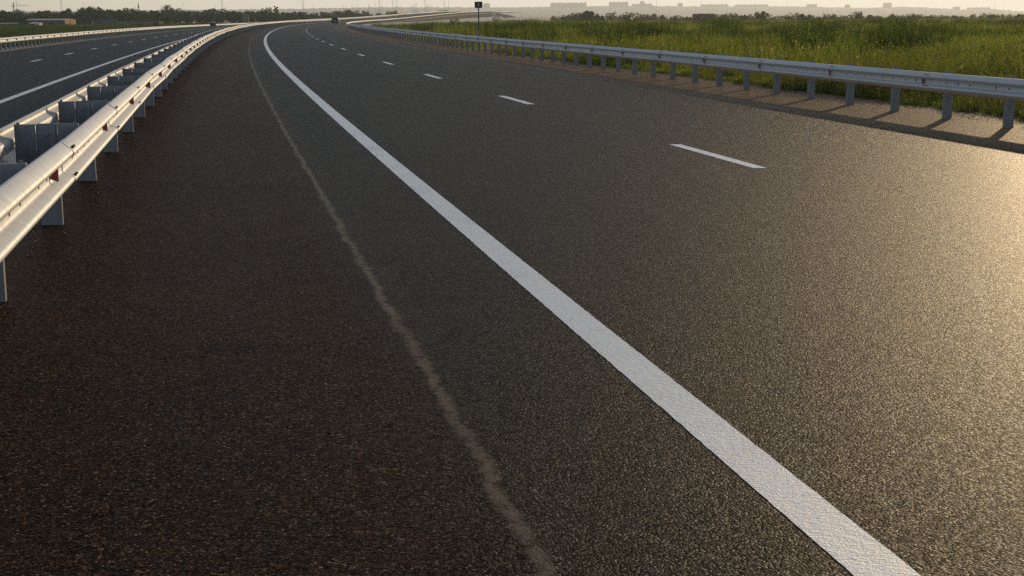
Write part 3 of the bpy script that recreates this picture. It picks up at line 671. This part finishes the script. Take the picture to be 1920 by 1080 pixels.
def add_tree(kind, x, y, sc, label, cat='tree', group=None, name=None, z=None):
    tm, cm, sp = tree_proto(kind); sc = sc * 1.06; z = float(field_z(x, y)) if z is None else z
    e = empty(name or ('bush' if 'bush' in kind else 'tree'), (x, y, z), rng.uniform(0, 6.28), label=label, cat=cat, group=group); e.scale = (sc, sc, sc * rng.uniform(.92, 1.08))
    for nm, me in (('trunk', tm), ('crown', cm)): c = link(bpy.data.objects.new(nm, me)); c.parent = e
    return e
def px_ground(px, D): v = unpix(px, 40, D); return v.x, v.y
BELT = dict(label='dark green broadleaf tree in the long tree belt behind the opposite carriageway', group='trees of the belt beyond the left field')
# skyline of the belt in the photo: how high the tree tops reach along it
topx = [0, 20, 60, 75, 100, 122, 140, 152, 178, 200, 246, 290, 370, 420, 480, 496, 520, 560, 595, 625, 640, 700, 740, 790]
topy = [19, 23, 22, 18, 21, 17, 20, 15, 15, 16, 16, 20, 19, 18, 20, 18, 23, 22, 25, 22, 19, 24, 22, 24]
for row, (D0, dy) in enumerate(((585, 9), (615, 3.5), (650, 0))):
    px = -20 + row * 9
    while px < 800:
        D = D0 + rng.uniform(-18, 18) + np.interp(px, [0, 500, 560, 800], [0, 40, 90, 330]) ; ty = float(np.interp(px, topx, topy)) + dy + rng.uniform(0, 3.5)
        kind = ['round0', 'round1', 'round2', 'round3'][rng.integers(4)]; x_, y_ = px_ground(px, D); z_ = float(field_z(x_, y_))
        zt = unpix(px, ty, D).z; hgt = max(3.5, zt - z_); sp = TP[kind][2][0] if kind in TP else tree_proto(kind)[2][0]
        add_tree(kind, x_, y_, hgt / sp, **BELT); px += rng.uniform(13, 24) * (1 if row else 1.1)
FARB = dict(label='grey hazed tree in the farther belt in front of the hazy ridge', group='hazed trees of the farther belt')
for px in np.arange(-10, 900, 24):
    D = 1150 + rng.uniform(-60, 60); kind = ['round0', 'round1', 'round2'][rng.integers(3)]; x_, y_ = px_ground(px, D); z_ = float(field_z(x_, y_))
    zt = unpix(px, 24 + rng.uniform(-3, 3), D).z; add_tree(kind, x_, y_, (zt - z_) / tree_proto(kind)[2][0], **FARB)
for px, ty, wk, lb in ((315, 10.5, 'pale', 'larger of the two tall pale grey trees rising above the left tree belt'), (331, 12.5, 'pale', 'smaller right hand tree of the two tall pale grey trees above the left belt')):
    D = 760; x_, y_ = px_ground(px, D); zt = unpix(px, ty, D).z; z_ = float(field_z(x_, y_)); add_tree(wk, x_, y_, (zt - z_) / 13, lb)
for i, (px, ty) in enumerate(((492.5, 12.5), (499.5, 13), (503, 12), (507.5, 13), (517, 10), (520, 12))):
    D = 850; x_, y_ = px_ground(px, D); zt = unpix(px, ty, D).z; z_ = float(field_z(x_, y_)); add_tree('poplar', x_, y_, (zt - z_) / 13, 'slender dark poplar in the small row above the trees left of the car', group='poplars in a row', name='poplar_tree')
x_, y_ = px_ground(41, 500); add_tree('round1', x_, y_, 0.34, 'dark bushy tree between the low shed and the brick barn')
for px, ty, D, sc in ((262, 44, 440, .4), (292, 40, 430, .42), (379, 40, 430, .4), (364, 42, 430, .3)):
    x_, y_ = px_ground(px, D); add_tree('bush0', x_, y_, sc, 'small dark bush at the far edge of the left field', cat='bush', group='bushes at the edge of the left field')
RB = dict(label='olive brown bush in the scattered row along the far edge of the right meadow', cat='bush', group='bushes along the far edge of the meadow')
bl = [(1062, 30), (1075, 28), (1090, 27), (1098, 23), (1103, 24), (1115, 29), (1125, 30), (1145, 24.5), (1160, 29), (1172, 28), (1182, 27.5), (1196, 30), (1207, 28), (1216, 29), (1225, 29), (1240, 29), (1272, 31), (1290, 33), (1346, 30), (1356, 29), (1363, 29), (1372, 28), (1378, 28.5), (1392, 30), (1402, 29), (1413, 29.5), (1426, 25), (1434, 29), (1455, 30),
      (1472, 31), (1487, 27), (1503, 27), (1516, 29), (1522, 29), (1539, 32), (1549, 27.5), (1556, 28), (1564, 28.5), (1579, 30), (1604, 25), (1610, 29), (1631, 29), (1645, 32), (1672, 27.5), (1681, 30), (1697, 30), (1708, 26.5), (1716, 30), (1727, 30), (1747, 30), (1763, 29), (1778, 33), (1790, 30), (1800, 32), (1824, 29), (1838, 31), (1850, 26), (1858, 28), (1866, 28), (1880, 31), (1893, 30), (1902, 30), (1913, 28), (1922, 31)]
for px, ty in bl:
    D = 560 + rng.uniform(-40, 60); kind = ['bush0', 'bush1', 'bush2', 'bush3'][rng.integers(4)]; x_, y_ = px_ground(px, D); z_ = float(field_z(x_, y_)); zt = unpix(px, ty - .5, D).z
    add_tree(kind, x_, y_, max(.5, (zt - z_) / tree_proto(kind)[2][0]), **RB)
for px in np.arange(1040, 1930, 17):
    D = 680 + rng.uniform(-40, 60); x_, y_ = px_ground(px, D); z_ = float(field_z(x_, y_)); zt = unpix(px, 32.5 + rng.uniform(-1.5, 1.5), D).z
    add_tree('bush1', x_, y_, max(.45, (zt - z_) / 2.6), label='low hazed bush in the second row behind the meadow bushes', cat='bush', group='second row of meadow bushes')
for px, D, sc in ((845, 380, .42), (853, 378, .6), (862, 375, .4), (878, 372, .4), (985, 480, .45), (981, 500, .5), (1044, 560, .6)):
    x_, y_ = px_ground(px, D); add_tree('bush0', x_, y_, sc, 'small dark shrub at the foot of the pale concrete bank', cat='bush', group='shrubs near the concrete bank')
# ------------------------------------------------------------------ hazy ridge with town
hx = [-600, 0, 240, 440, 560, 700, 860, 960, 1100, 1200, 1300, 1400, 1500, 1560, 1620, 1700, 1760, 1800, 1850, 1900, 1930, 2300]
hy = [22, 22, 20, 17.5, 16.5, 13.5, 13.5, 14, 11.5, 11, 12, 11.5, 12, 14, 15, 12.5, 15.5, 18, 16, 20.5, 22.5, 30]
V = []; Fc = []; cols = np.arange(-700, 2500, 5); rows_ = [0, .12, .25, .4, .55, .7, .85, .95, 1.0, 1.0]
for px in cols:
    D1 = 7600 + 100 * math.sin(px * .013); D0 = 4800
    tp = unpix(px, float(np.interp(px, hx, hy)) , D1)
    for j, f in enumerate(rows_):
        D = D0 + (D1 - D0) * f if j < 9 else D1 + 250
        b = unpix(px, 40, D); zg = float(field_z(b.x, b.y)) - 1
        z = zg + (tp.z - zg) * (f ** .8) + (rng.normal(0, 1.3) if 0 < j < 9 else 0) - (12 if j == 9 else 0)
        V.append((b.x, b.y, z))
n = len(rows_); i = np.arange((len(cols) - 1) * (n - 1)); a = (i // (n - 1)) * n + i % (n - 1)
tag(mesh_obj('hills', V, np.stack([a, a + n, a + n + 1, a + 1], 1).tolist(), M_HILL), kind='structure')
def block(px0, px1, ty, D, label, steps=0, dep=14):
    a, b = unpix(px0, ty, D), unpix(px1, ty, D); wd = (b - a).length; zt = a.z; D = D; zb = zt - 48; hgt = 48
    e = empty('apartment_block', ((a.x + b.x) / 2, (a.y + b.y) / 2, zb), math.atan2(b.y - a.y, b.x - a.x) , label=label, cat='apartment block')
    m = MB(); m.box(-wd / 2, wd / 2, 0, dep, 0, hgt); m.build('wall', M_BLOCK, e)
    r_ = MB(); r_.box(-wd / 2 - .5, wd / 2 + .5, -.5, dep + .5, hgt + .01, hgt + .8)
    for k in range(max(1, int(wd / 18))): c = -wd / 2 + (k + .5) * wd / max(1, int(wd / 18)); r_.box(c - 3, c + 3, 4, 9, hgt + .8, hgt + 3 + (k * 7 % 3))
    r_.build('roof', M_BLOCK, e)
    for q in range(7):
        z0 = hgt - 2.6 - q * 3; wm = MB(); nn = max(3, int(wd / 4))
        for k in range(nn): c = -wd / 2 + (k + .5) * wd / nn; wm.box(c - .9, c + .9, -.05, .05, z0, z0 + 1.5)
        wm.build('window_row', M_WIN, e)
for q in [(1032, 1100, 6, 7400, 'long slab block, widest pale block on the hazy skyline right of the sign'), (1142, 1178, 4.5, 7450, 'stepped apartment block, second wide block from the sign on the hazy skyline'),
          (1185, 1223, 8, 7480, 'low pale block at the foot of the narrow tower on the skyline'), (1200, 1209, 3, 7490, 'narrow tower block, tallest tip on the hazy skyline'), (1271, 1280, 6.5, 7450, 'small domed looking block on the skyline left above the mauve brick shed'),
          (1315, 1365, 9, 7460, 'low long block on the skyline directly above the mauve brick shed'), (1378, 1440, 9.5, 7470, 'low long block on the skyline right of the mauve brick shed'), (1513, 1532, 8.5, 7440, 'short squat block on the hazy skyline in the middle right'),
          (1585, 1594, 9.5, 7440, 'tiny square block alone on the skyline'), (1657, 1672, 6, 7440, 'square block standing highest on the right part of the hazy skyline'), (1788, 1800, 13, 7450, 'small faint block near the right end of the skyline'), (1814, 1857, 15, 7460, 'long faint block, last one before the ridge falls at the right'),
          (906, 918, 6.5, 7430, 'small pale block on the skyline just right of the dark road sign')]: block(*q)
# ------------------------------------------------------------------ masts and pylons
def pylon(px, ty, by, D, kind, label, group):
    top = unpix(px, ty, D); zb = unpix(px, by, D).z; h = top.z - zb; px_m = D / F
    e = empty('power_pylon' if kind else 'lamp_mast', (top.x, top.y, zb), 0, label=label, cat='pylon' if kind else 'mast', group=group); m = MB()
    if kind:
        w0 = max(1.4, h * .06)
        for sx in (-1, 1):
            for sy in (-1, 1): m.tube((sx * w0, sy * w0, 0), (sx * .15, sy * .15, h), .14 * px_m, .10 * px_m, 4)
        for k in range(6):
            z0 = h * k / 6; z1 = h * (k + 1) / 6; a0 = w0 * (1 - k / 6) + .15; a1 = w0 * (1 - (k + 1) / 6) + .15
            m.tube((-a0, -a0, z0), (a1, -a1, z1), .06 * px_m, None, 4); m.tube((a0, a0, z0), (-a1, a1, z1), .06 * px_m, None, 4)
        m.build('lattice', M_STEEL, e); c = MB()
        for zz, ww in ((.93, .11), (.80, .15), (.68, .11)): c.tube((-h * ww, 0, h * zz), (h * ww, 0, h * zz), .12 * px_m, None, 4)
        c.build('cross_arm', M_STEEL, e)
    else:
        m.tube((0, 0, 0), (0, 0, h), .24 * px_m, .15 * px_m, 5); m.build('mast', M_STEEL, e); c = MB(); c.box(-.9 * px_m, .9 * px_m, -.3, .3, h * .93, h * .93 + .3 * px_m); c.build('cross_arm', M_STEEL, e)
PG = dict(label='faint lattice power pylon rising above the hazy trees', group='lattice pylons along the skyline')
MG = dict(label='thin dark pole standing above the tree belt', group='thin poles on the skyline')
for px, ty, by, D in ((114, -3, 22, 2300), (416, -2, 20, 2300), (568, 0, 26, 2300), (692, 8, 20, 2600), (711, -4, 26, 2200), (736, -2, 24, 2400), (743, -6, 24, 2400), (797, -8, 24, 2000), (780, 5, 24, 2500), (833, 1, 22, 2000), (775, 9, 24, 2300), (801, 8, 24, 2200)): pylon(px, ty, by, D, 1, **PG)
for px, ty, by, D in ((156.5, 5, 30, 1150), (342, 5, 30, 1300), (404, 8, 25, 1900), (587, 8, 34, 1100), (644, 9, 30, 1500), (660, 9, 24, 2000), (671, 5, 24, 1900), (704, 5, 24, 1500), (716, 8, 24, 1800), (807, 7, 22, 1900), (841, 3, 22, 1900), (820, 9, 22, 2000), (1048, 20, 34, 700), (1543, 20, 34, 700), (1735, 21, 36, 620), (1314, 1, 14, 3900), (1231, 0, 14, 3900), (1475, 3, 14, 3900), (1865, 6, 20, 3900)): pylon(px, ty, by, D, 0, **MG)
# communications tower
t_ = unpix(259, 2, 1500); zb = unpix(259, 26, 1500).z; h = t_.z - zb; e = empty('radio_tower', (t_.x, t_.y, zb), 0, label='dark radio tower with a thick middle above the left tree belt', cat='radio tower')
MB().tube((0, 0, 0), (0, 0, h * .95), .45, .2, 6).build('mast', M_STEEL, e); MB().tube((0, 0, h * .45), (0, 0, h * .62), .7, .9, 8).tube((0, 0, h * .62), (0, 0, h * .75), .6, .4, 8).build('antenna_cluster', M_STEEL, e)
# tower crane
D = 2000; b = unpix(26, 22, D); k = D / F; e = empty('tower_crane', tuple(b), 0, label='tower crane with a long thin jib at the far left above the trees', cat='tower crane')
m = MB(); m.box(-.55, .55, -.5, .5, 0, 17 * k)
m.build('mast', M_STEEL, e); MB().box(-.9, .9, -.9, .9, 9 * k, 11.5 * k).build('cab', M_STEEL, e)
MB().tube((-4.5 * k, 0, 10 * k), (31 * k, 0, 10.8 * k), .28, .2, 4).tube((0, 0, 12.5 * k), (31 * k, 0, 11.2 * k), .14, .1, 4).build('jib', M_STEEL, e)
MB().tube((0, 0, 16.5 * k), (18 * k, 0, 11.0 * k), .08, None, 4).tube((0, 0, 16.5 * k), (-4.5 * k, 0, 10 * k), .08, None, 4).build('stay', M_STEEL, e)
b = unpix(32, 22, D); e = empty('lamp_mast', tuple(b), 0, label='thin pale mast just right of the tower crane mast', cat='mast'); MB().tube((0, 0, 0), (0, 0, 20 * k), .3, .15, 4).build('mast', M_STEEL, e)
# ------------------------------------------------------------------ buildings of the left field
def frame_at(px0, px1, py_base, D, rz=0):
    a, b = unpix(px0, py_base, D), unpix(px1, py_base, D); return a, b, (b - a).length
D = 540; k = D / F
a = unpix(48, 49.5, D); e = empty('brick_barn', tuple(a), R(0), label='long low barn with a brown side, orange brick gable and pale roof', cat='barn')
L1 = 72 * k; hw = 10.5 * k
BD = 13.5; MB().box(0, L1, 0, BD, -.5, hw).build('side_wall', M_WALLD, e)
MB().prism([(0.02, -.5), (BD - .02, -.5), (BD - .02, hw + .05), (BD / 2, hw + 2.6 * k), (.02, hw + .05)], 'x', L1 + .003, L1 + .25).build('gable_wall', M_BRICK, e)
MB().box(L1 + .253, L1 + .33, BD * .45, BD * .49, 0, hw + 2 * k).build('drainpipe', M_WALLD, e)
MB().prism([(-.5, hw + .02), (BD / 2, hw + 2.9 * k), (BD + .5, hw + .02), (BD + .5, hw + .2), (BD / 2, hw + 3.3 * k), (-.5, hw + .2)], 'x', -1.5 * k, L1 - .02).build('roof', M_ROOF, e)
MB().box(45 * k, 53 * k, -.05, -.003, -.3, hw * .7).build('door', M_DARK, e)
a = unpix(55, 49.5, D - 14); k2 = (D - 14) / F; e = empty('white_annex', tuple(a), R(0), label='small white lean-to with dark opening in front of the brick barn', cat='shed')
MB().box(10 * k2, 18 * k2, 0, 4, -.5, 6.6 * k2).build('wall', M_WHITE, e); MB().box(0, 9.9 * k2, .5, 4, -.5, 4.6 * k2).build('dark_bay', M_DARK, e); MB().prism([(-.4, 4.8 * k2), (4.2, 7.2 * k2), (4.2, 7.6 * k2), (-.4, 5.2 * k2)], 'x', 0, 9.9 * k2).build('roof', M_WHITE, e)
a = unpix(-12, 51, D - 30); k2 = (D - 30) / F; e = empty('low_shed', tuple(a), R(17.5), label='long low dark shed with a thin pale roof at the left border', cat='shed')
MB().box(0, 48 * k2, 0, 5, -.5, 6.2 * k2).build('wall', M_WALLD, e); MB().prism([(-.3, 6.25 * k2), (2.6, 7.6 * k2), (5.3, 6.25 * k2)], 'x', -.4, 48.5 * k2).build('roof', M_ROOF, e)
a = unpix(143, 47.5, D + 60); k2 = (D + 60) / F; e = empty('blue_hangar', tuple(a), R(17.5), label='long blue-grey metal hangar right of the brick barn', cat='hangar')
L3 = 75 * k2; MB().box(0, L3, 0, 9, -.5, 9.5 * k2).build('wall', M_BLUE, e)
MB().prism([(0, 9.55 * k2), (L3, 9.55 * k2), (L3 - 1 * k2, 12.2 * k2), (4 * k2, 11.5 * k2)], 'y', -.2, 9.2).build('roof', M_ROOF if 0 else M_BLUE, e)
rb_ = MB(); [rb_.box(q * L3 / 15 - .1, q * L3 / 15 + .1, -.12, -.01, -.4, 9.4 * k2) for q in range(1, 15)]; rb_.build('ribs', M_FENCE, e)
MB().box(28 * k2, 31 * k2, -.2, -.02, -.3, 7 * k2).build('door', M_WHITE, e)
a = unpix(219, 47, D + 40); k2 = (D + 40) / F; e = empty('panel_fence', tuple(a), R(17.5), label='grey panel fence running right from the blue-grey hangar', cat='fence')
fm = MB(); [fm.box(q * 2.0 + .06, q * 2.0 + 1.94, 0, .06, -.4, 6.3 * k2) for q in range(8)]; fm.build('panels', M_FENCE, e)
for q in range(9):
    f_ = MB().box(q * 2.0 - .05, q * 2.0 + .05, -.05, .1, -.4, 6.8 * k2).build('post', M_FENCE, e)
for px, py, w_, lb, mt in ((590, 30, 9, 'reddish house roof among the belt trees left of the car', M_BRICK2), (640, 34, 16, 'blue-grey roofed house behind the rails right of the car', M_BLUE), (460, 26, 12, 'grey-mauve roof half hidden in the tree belt', M_FENCE)):
    D2 = 600; a = unpix(px, py + 8, D2); k2 = D2 / F; e = empty('farm_house', tuple(a), R(9), label=lb, cat='house'); W2 = w_ * k2
    MB().box(-W2 / 2, W2 / 2, 0, 5, -1, 5 * k2).build('wall', M_WHITE if 0 else mt, e); MB().prism([(-W2 / 2 - .3, 5.02 * k2), (W2 / 2 + .3, 5.02 * k2), (W2 / 2 - 1, 8.2 * k2), (-W2 / 2 + 1, 8.2 * k2)], 'y', -.3, 5.3).build('roof', mt, e)
# mauve brick shed in the meadow
D = 520; k = D / F; a = unpix(1301, 39.5, D); e = empty('brick_shed', tuple(a), R(2), label='small flat-roofed mauve brick shed standing alone in the right meadow', cat='shed'); Wd = 38.5 * k
MB().box(0, Wd, 0, 3.5, -.6, 12.2 * k).build('wall', M_BRICK2, e); MB().box(-.12, Wd + .12, -.15, 3.65, 12.22 * k, 13.4 * k, .5, .2).build('roof', M_WALLD, e)
MB().box(6.5 * k, 9.5 * k, -.05, .02, 0, 8.5 * k).build('door', M_DARK, e); MB().box(-.05, .9 * k, -.06, .05, -.4, 12.1 * k).build('corner_pier', M_WALLD, e)
# ------------------------------------------------------------------ far end of the embankment
def patch(name, pts, mat_, sub=6):
    """bilinear sloped surface from 4 (px, py, distance) corners: top-left, top-right, bottom-right, bottom-left"""
    A, B, C_, D_ = [unpix(*p) for p in pts]; V = []; Fc = []
    for i in range(sub + 1):
        for j in range(sub + 1):
            u, v = j / sub, i / sub; V.append(tuple((A * (1 - u) + B * u) * (1 - v) + (D_ * (1 - u) + C_ * u) * v))
    for i in range(sub):
        for j in range(sub): q = i * (sub + 1) + j; Fc.append((q, q + 1, q + sub + 2, q + sub + 1))
    o = mesh_obj(name, V, Fc, mat_); me = o.data
    if sum(p.normal.z for p in me.polygons) < 0: me.flip_normals()
    return tag(o, kind='structure')
patch('embankment_grass', [(868, 22.5, 760), (921, 24, 790), (916, 32.3, 690), (856, 35, 610)], M_GROUND)
patch('embankment_concrete', [(840, 36.0, 585), (916.5, 32.0, 692), (928.5, 39.6, 620), (855, 44.6, 500)], M_CONC)
patch('concrete_chute', [(917, 25.5, 785), (927, 24.4, 792), (947.5, 39.5, 640), (930, 39.8, 630)], M_SLATE)
patch('far_grass_bank', [(926, 24.2, 800), (970, 32.4, 860), (962, 33.2, 800), (945, 34.0, 700)], M_GROUND)
patch('far_concrete_bank', [(944, 33.4, 720), (1010, 31.6, 1000), (1010, 35.8, 700), (947.5, 39.3, 650)], M_CONC)
tag(mesh_obj('sand_flat', [tuple(unpix(960, 31.0, 1900)), tuple(unpix(1075, 31.0, 1900)), tuple(unpix(1055, 33.6, 1100)), tuple(unpix(945, 33.6, 1100))], [(0, 1, 2, 3)], M_CONC), kind='structure')
# stepped pale parapet where the road meets the bridge
a = unpix(903, 24, 775); k = 775 / F; e = empty('bridge_parapet', tuple(a), R(-4), label='stepped pale parapet at the end of the raised road right of the sign pole', cat='parapet')
MB().box(0, 18.5 * k, 0, .8, -1, 1.8 * k).build('upper_rail', M_WHITE, e); MB().box(6.5 * k, 15.5 * k, -1.5, -.8, -1.6, -.1).build('lower_rail', M_WHITE, e); MB().box(0, 19 * k, -.2, .9, 1.85 * k, 2.3 * k).build('coping', M_WALLD, e)
# ------------------------------------------------------------------ kilometre sign
D = 78; a = unpix(898, 80, D); sx, so_ = to_so(a.x, a.y); zg = float(field_z(a.x, a.y)); e = empty('road_sign', (a.x, a.y, zg - .1), R(4), label='small dark sign with a pale figure on a thin pole behind the right guardrail', cat='road sign')
zt = unpix(897, 3, D).z - zg + .1; k = D / F; hb = 11.6 * k
MB().tube((0, .03, 0), (0, .03, zt - .02), .033, None, 10).build('pole', M_STEEL, e)
bd = MB(); bd.prism([(-7.3 * k, zt - hb + .02), (-7.3 * k + .02, zt - hb), (7.1 * k - .02, zt - hb), (7.3 * k, zt - hb + .02), (7.3 * k, zt - .02), (7.1 * k - .02, zt), (-7.1 * k + .02, zt), (-7.3 * k, zt - .02)], 'y', -.02, .0)
bo = bd.build('sign_board', M_SIGN, e)
fc = bpy.data.curves.new('figure', 'FONT'); fc.body = '8'; fc.size = .27; fc.align_x = 'CENTER'; fc.align_y = 'CENTER'; fc.extrude = .002; tmpo = bpy.data.objects.new('tmp', fc); link(tmpo); bpy.context.view_layer.update(); fme = bpy.data.meshes.new_from_object(tmpo.evaluated_get(bpy.context.evaluated_depsgraph_get())); bpy.data.objects.remove(tmpo); fo = link(bpy.data.objects.new('figure', fme)); fo.parent = bo
fo.location = (0, -.024, zt - hb / 2); fo.rotation_euler = (R(90), 0, 0); fme.materials.clear(); fme.materials.append(M_PALE)
MB().box(-.12, .12, .001, .012, zt - hb * .7, zt - hb * .6).box(-.12, .12, .001, .012, zt - hb * .35, zt - hb * .25).build('clamp', M_STEEL, e)
# maroon sign board in front of the left guardrail
D = 215; a = unpix(399.5, 49.5, D); k = D / F; e = empty('warning_board', tuple(a), R(3), label='low maroon board standing at the far guardrail of the opposite carriageway', cat='road sign')
bo = MB().box(-5.5 * k, 5.3 * k, -.03, .03, .4 * k, 6.8 * k).build('sign_board', M_SIGNR, e)
st = MB(); [st.box((-4 + q * 2.1) * k, (-3 + q * 2.1) * k, -.04, -.031, 2.2 * k, 5.2 * k) for q in range(4)]; st.build('pale_marks', M_PALER, e)
for sx_ in (-3.5, 3.5): MB().tube((sx_ * k, .05, -.8), (sx_ * k, .05, 6.5 * k), .03).build('leg', M_STEEL, e)
# ------------------------------------------------------------------ car driving away
D = 372; a = unpix(628.0, 44.9, D); sc_, oc_ = to_so(a.x, a.y); gz = a.z; k = D / F
e = empty('car', (a.x, a.y, gz), -float(np.interp(sc_[0], SS, hh)), label='dark hatchback driving away in the distance where the road bends', cat='car')
e.scale = (1.02, 1.02, 1.08)
def car_body():
    prof = [(0, .35), (-.02, .55), (.05, .95), (.25, 1.02), (.45, 1.05), (3.0, .98), (4.1, .78), (4.3, .5), (4.3, .3), (.05, .28)]
    m = MB(); sec = [(-.92, .0), (-.90, .06), (.90, .06), (.92, .0)]
    m.prism([(y_, z_) for y_, z_ in prof], 'x', -.91, .91); return m
bdy = car_body().build('body', M_CAR, e); bv = bdy.modifiers.new('bevel', 'BEVEL'); bv.width = .07; bv.segments = 3; bv.limit_method = 'ANGLE'
cb = MB(); V0 = [(-.86, .12, 1.0), (.86, .12, 1.0), (.80, 3.1, .98), (-.80, 3.1, .98), (-.60, .55, 1.50), (.60, .55, 1.50), (.60, 2.2, 1.50), (-.60, 2.2, 1.50)]
cb.v = V0; cb.f = [(0, 3, 2, 1), (4, 5, 6, 7), (0, 1, 5, 4), (1, 2, 6, 5), (2, 3, 7, 6), (3, 0, 4, 7)]; cab = cb.build('roof', M_CAR, e); bv = cab.modifiers.new('bevel', 'BEVEL'); bv.width = .06; bv.segments = 2
MB().quad((-.70, .165, 1.06), (.70, .165, 1.06), (.53, .50, 1.44), (-.53, .50, 1.44)).build('rear_window', M_GLASS, e).location = (0, -.03, 0)
for sg in (-1, 1):
    MB().quad((sg * .885, .5, 1.04), (sg * .85, 2.7, 1.03), (sg * .63, 2.1, 1.44), (sg * .64, .7, 1.44)).build('side_window', M_GLASS, e)
    MB().box(*sorted((sg * .62, sg * .88)), -.035, .03, .70, .92).build('tail_lamp', M_LAMP, e)
    for yy_ in (.75, 3.45):
        wh = MB().tube((sg * .70, yy_, .32), (sg * .93, yy_, .32), .32, None, 18).build('wheel', M_TYRE, e); MB().tube((sg * .90, yy_, .32), (sg * .94, yy_, .32), .19, None, 12).build('rim', M_BRACKET, wh)
    MB().box(*sorted((sg * .93, sg * 1.08)), 2.55, 2.68, .98, 1.12).build('mirror', M_CAR, e)
MB().box(-.85, .85, -.06, .05, .30, .50).build('bumper', M_TYRE, e); MB().box(-.24, .24, -.04, .0, .62, .73).build('number_plate', M_WHITE, e)
# ------------------------------------------------------------------ haze
hz = MB().box(-8600, 8600, -420, 8600, -16, 125).build('haze', None)
hz.data.materials.clear(); m = bpy.data.materials.new('haze_air'); m.use_nodes = True; t = m.node_tree; t.nodes.remove(t.nodes['Principled BSDF'])
pv = t.nodes.new('ShaderNodeVolumePrincipled'); pv.inputs['Density'].default_value = 1.25e-4; pv.inputs['Color'].default_value = (.82, .91, 1.0, 1); pv.inputs['Anisotropy'].default_value = .5
t.links.new(pv.outputs[0], t.nodes['Material Output'].inputs['Volume']); hz.data.materials.append(m); tag(hz, kind='stuff')
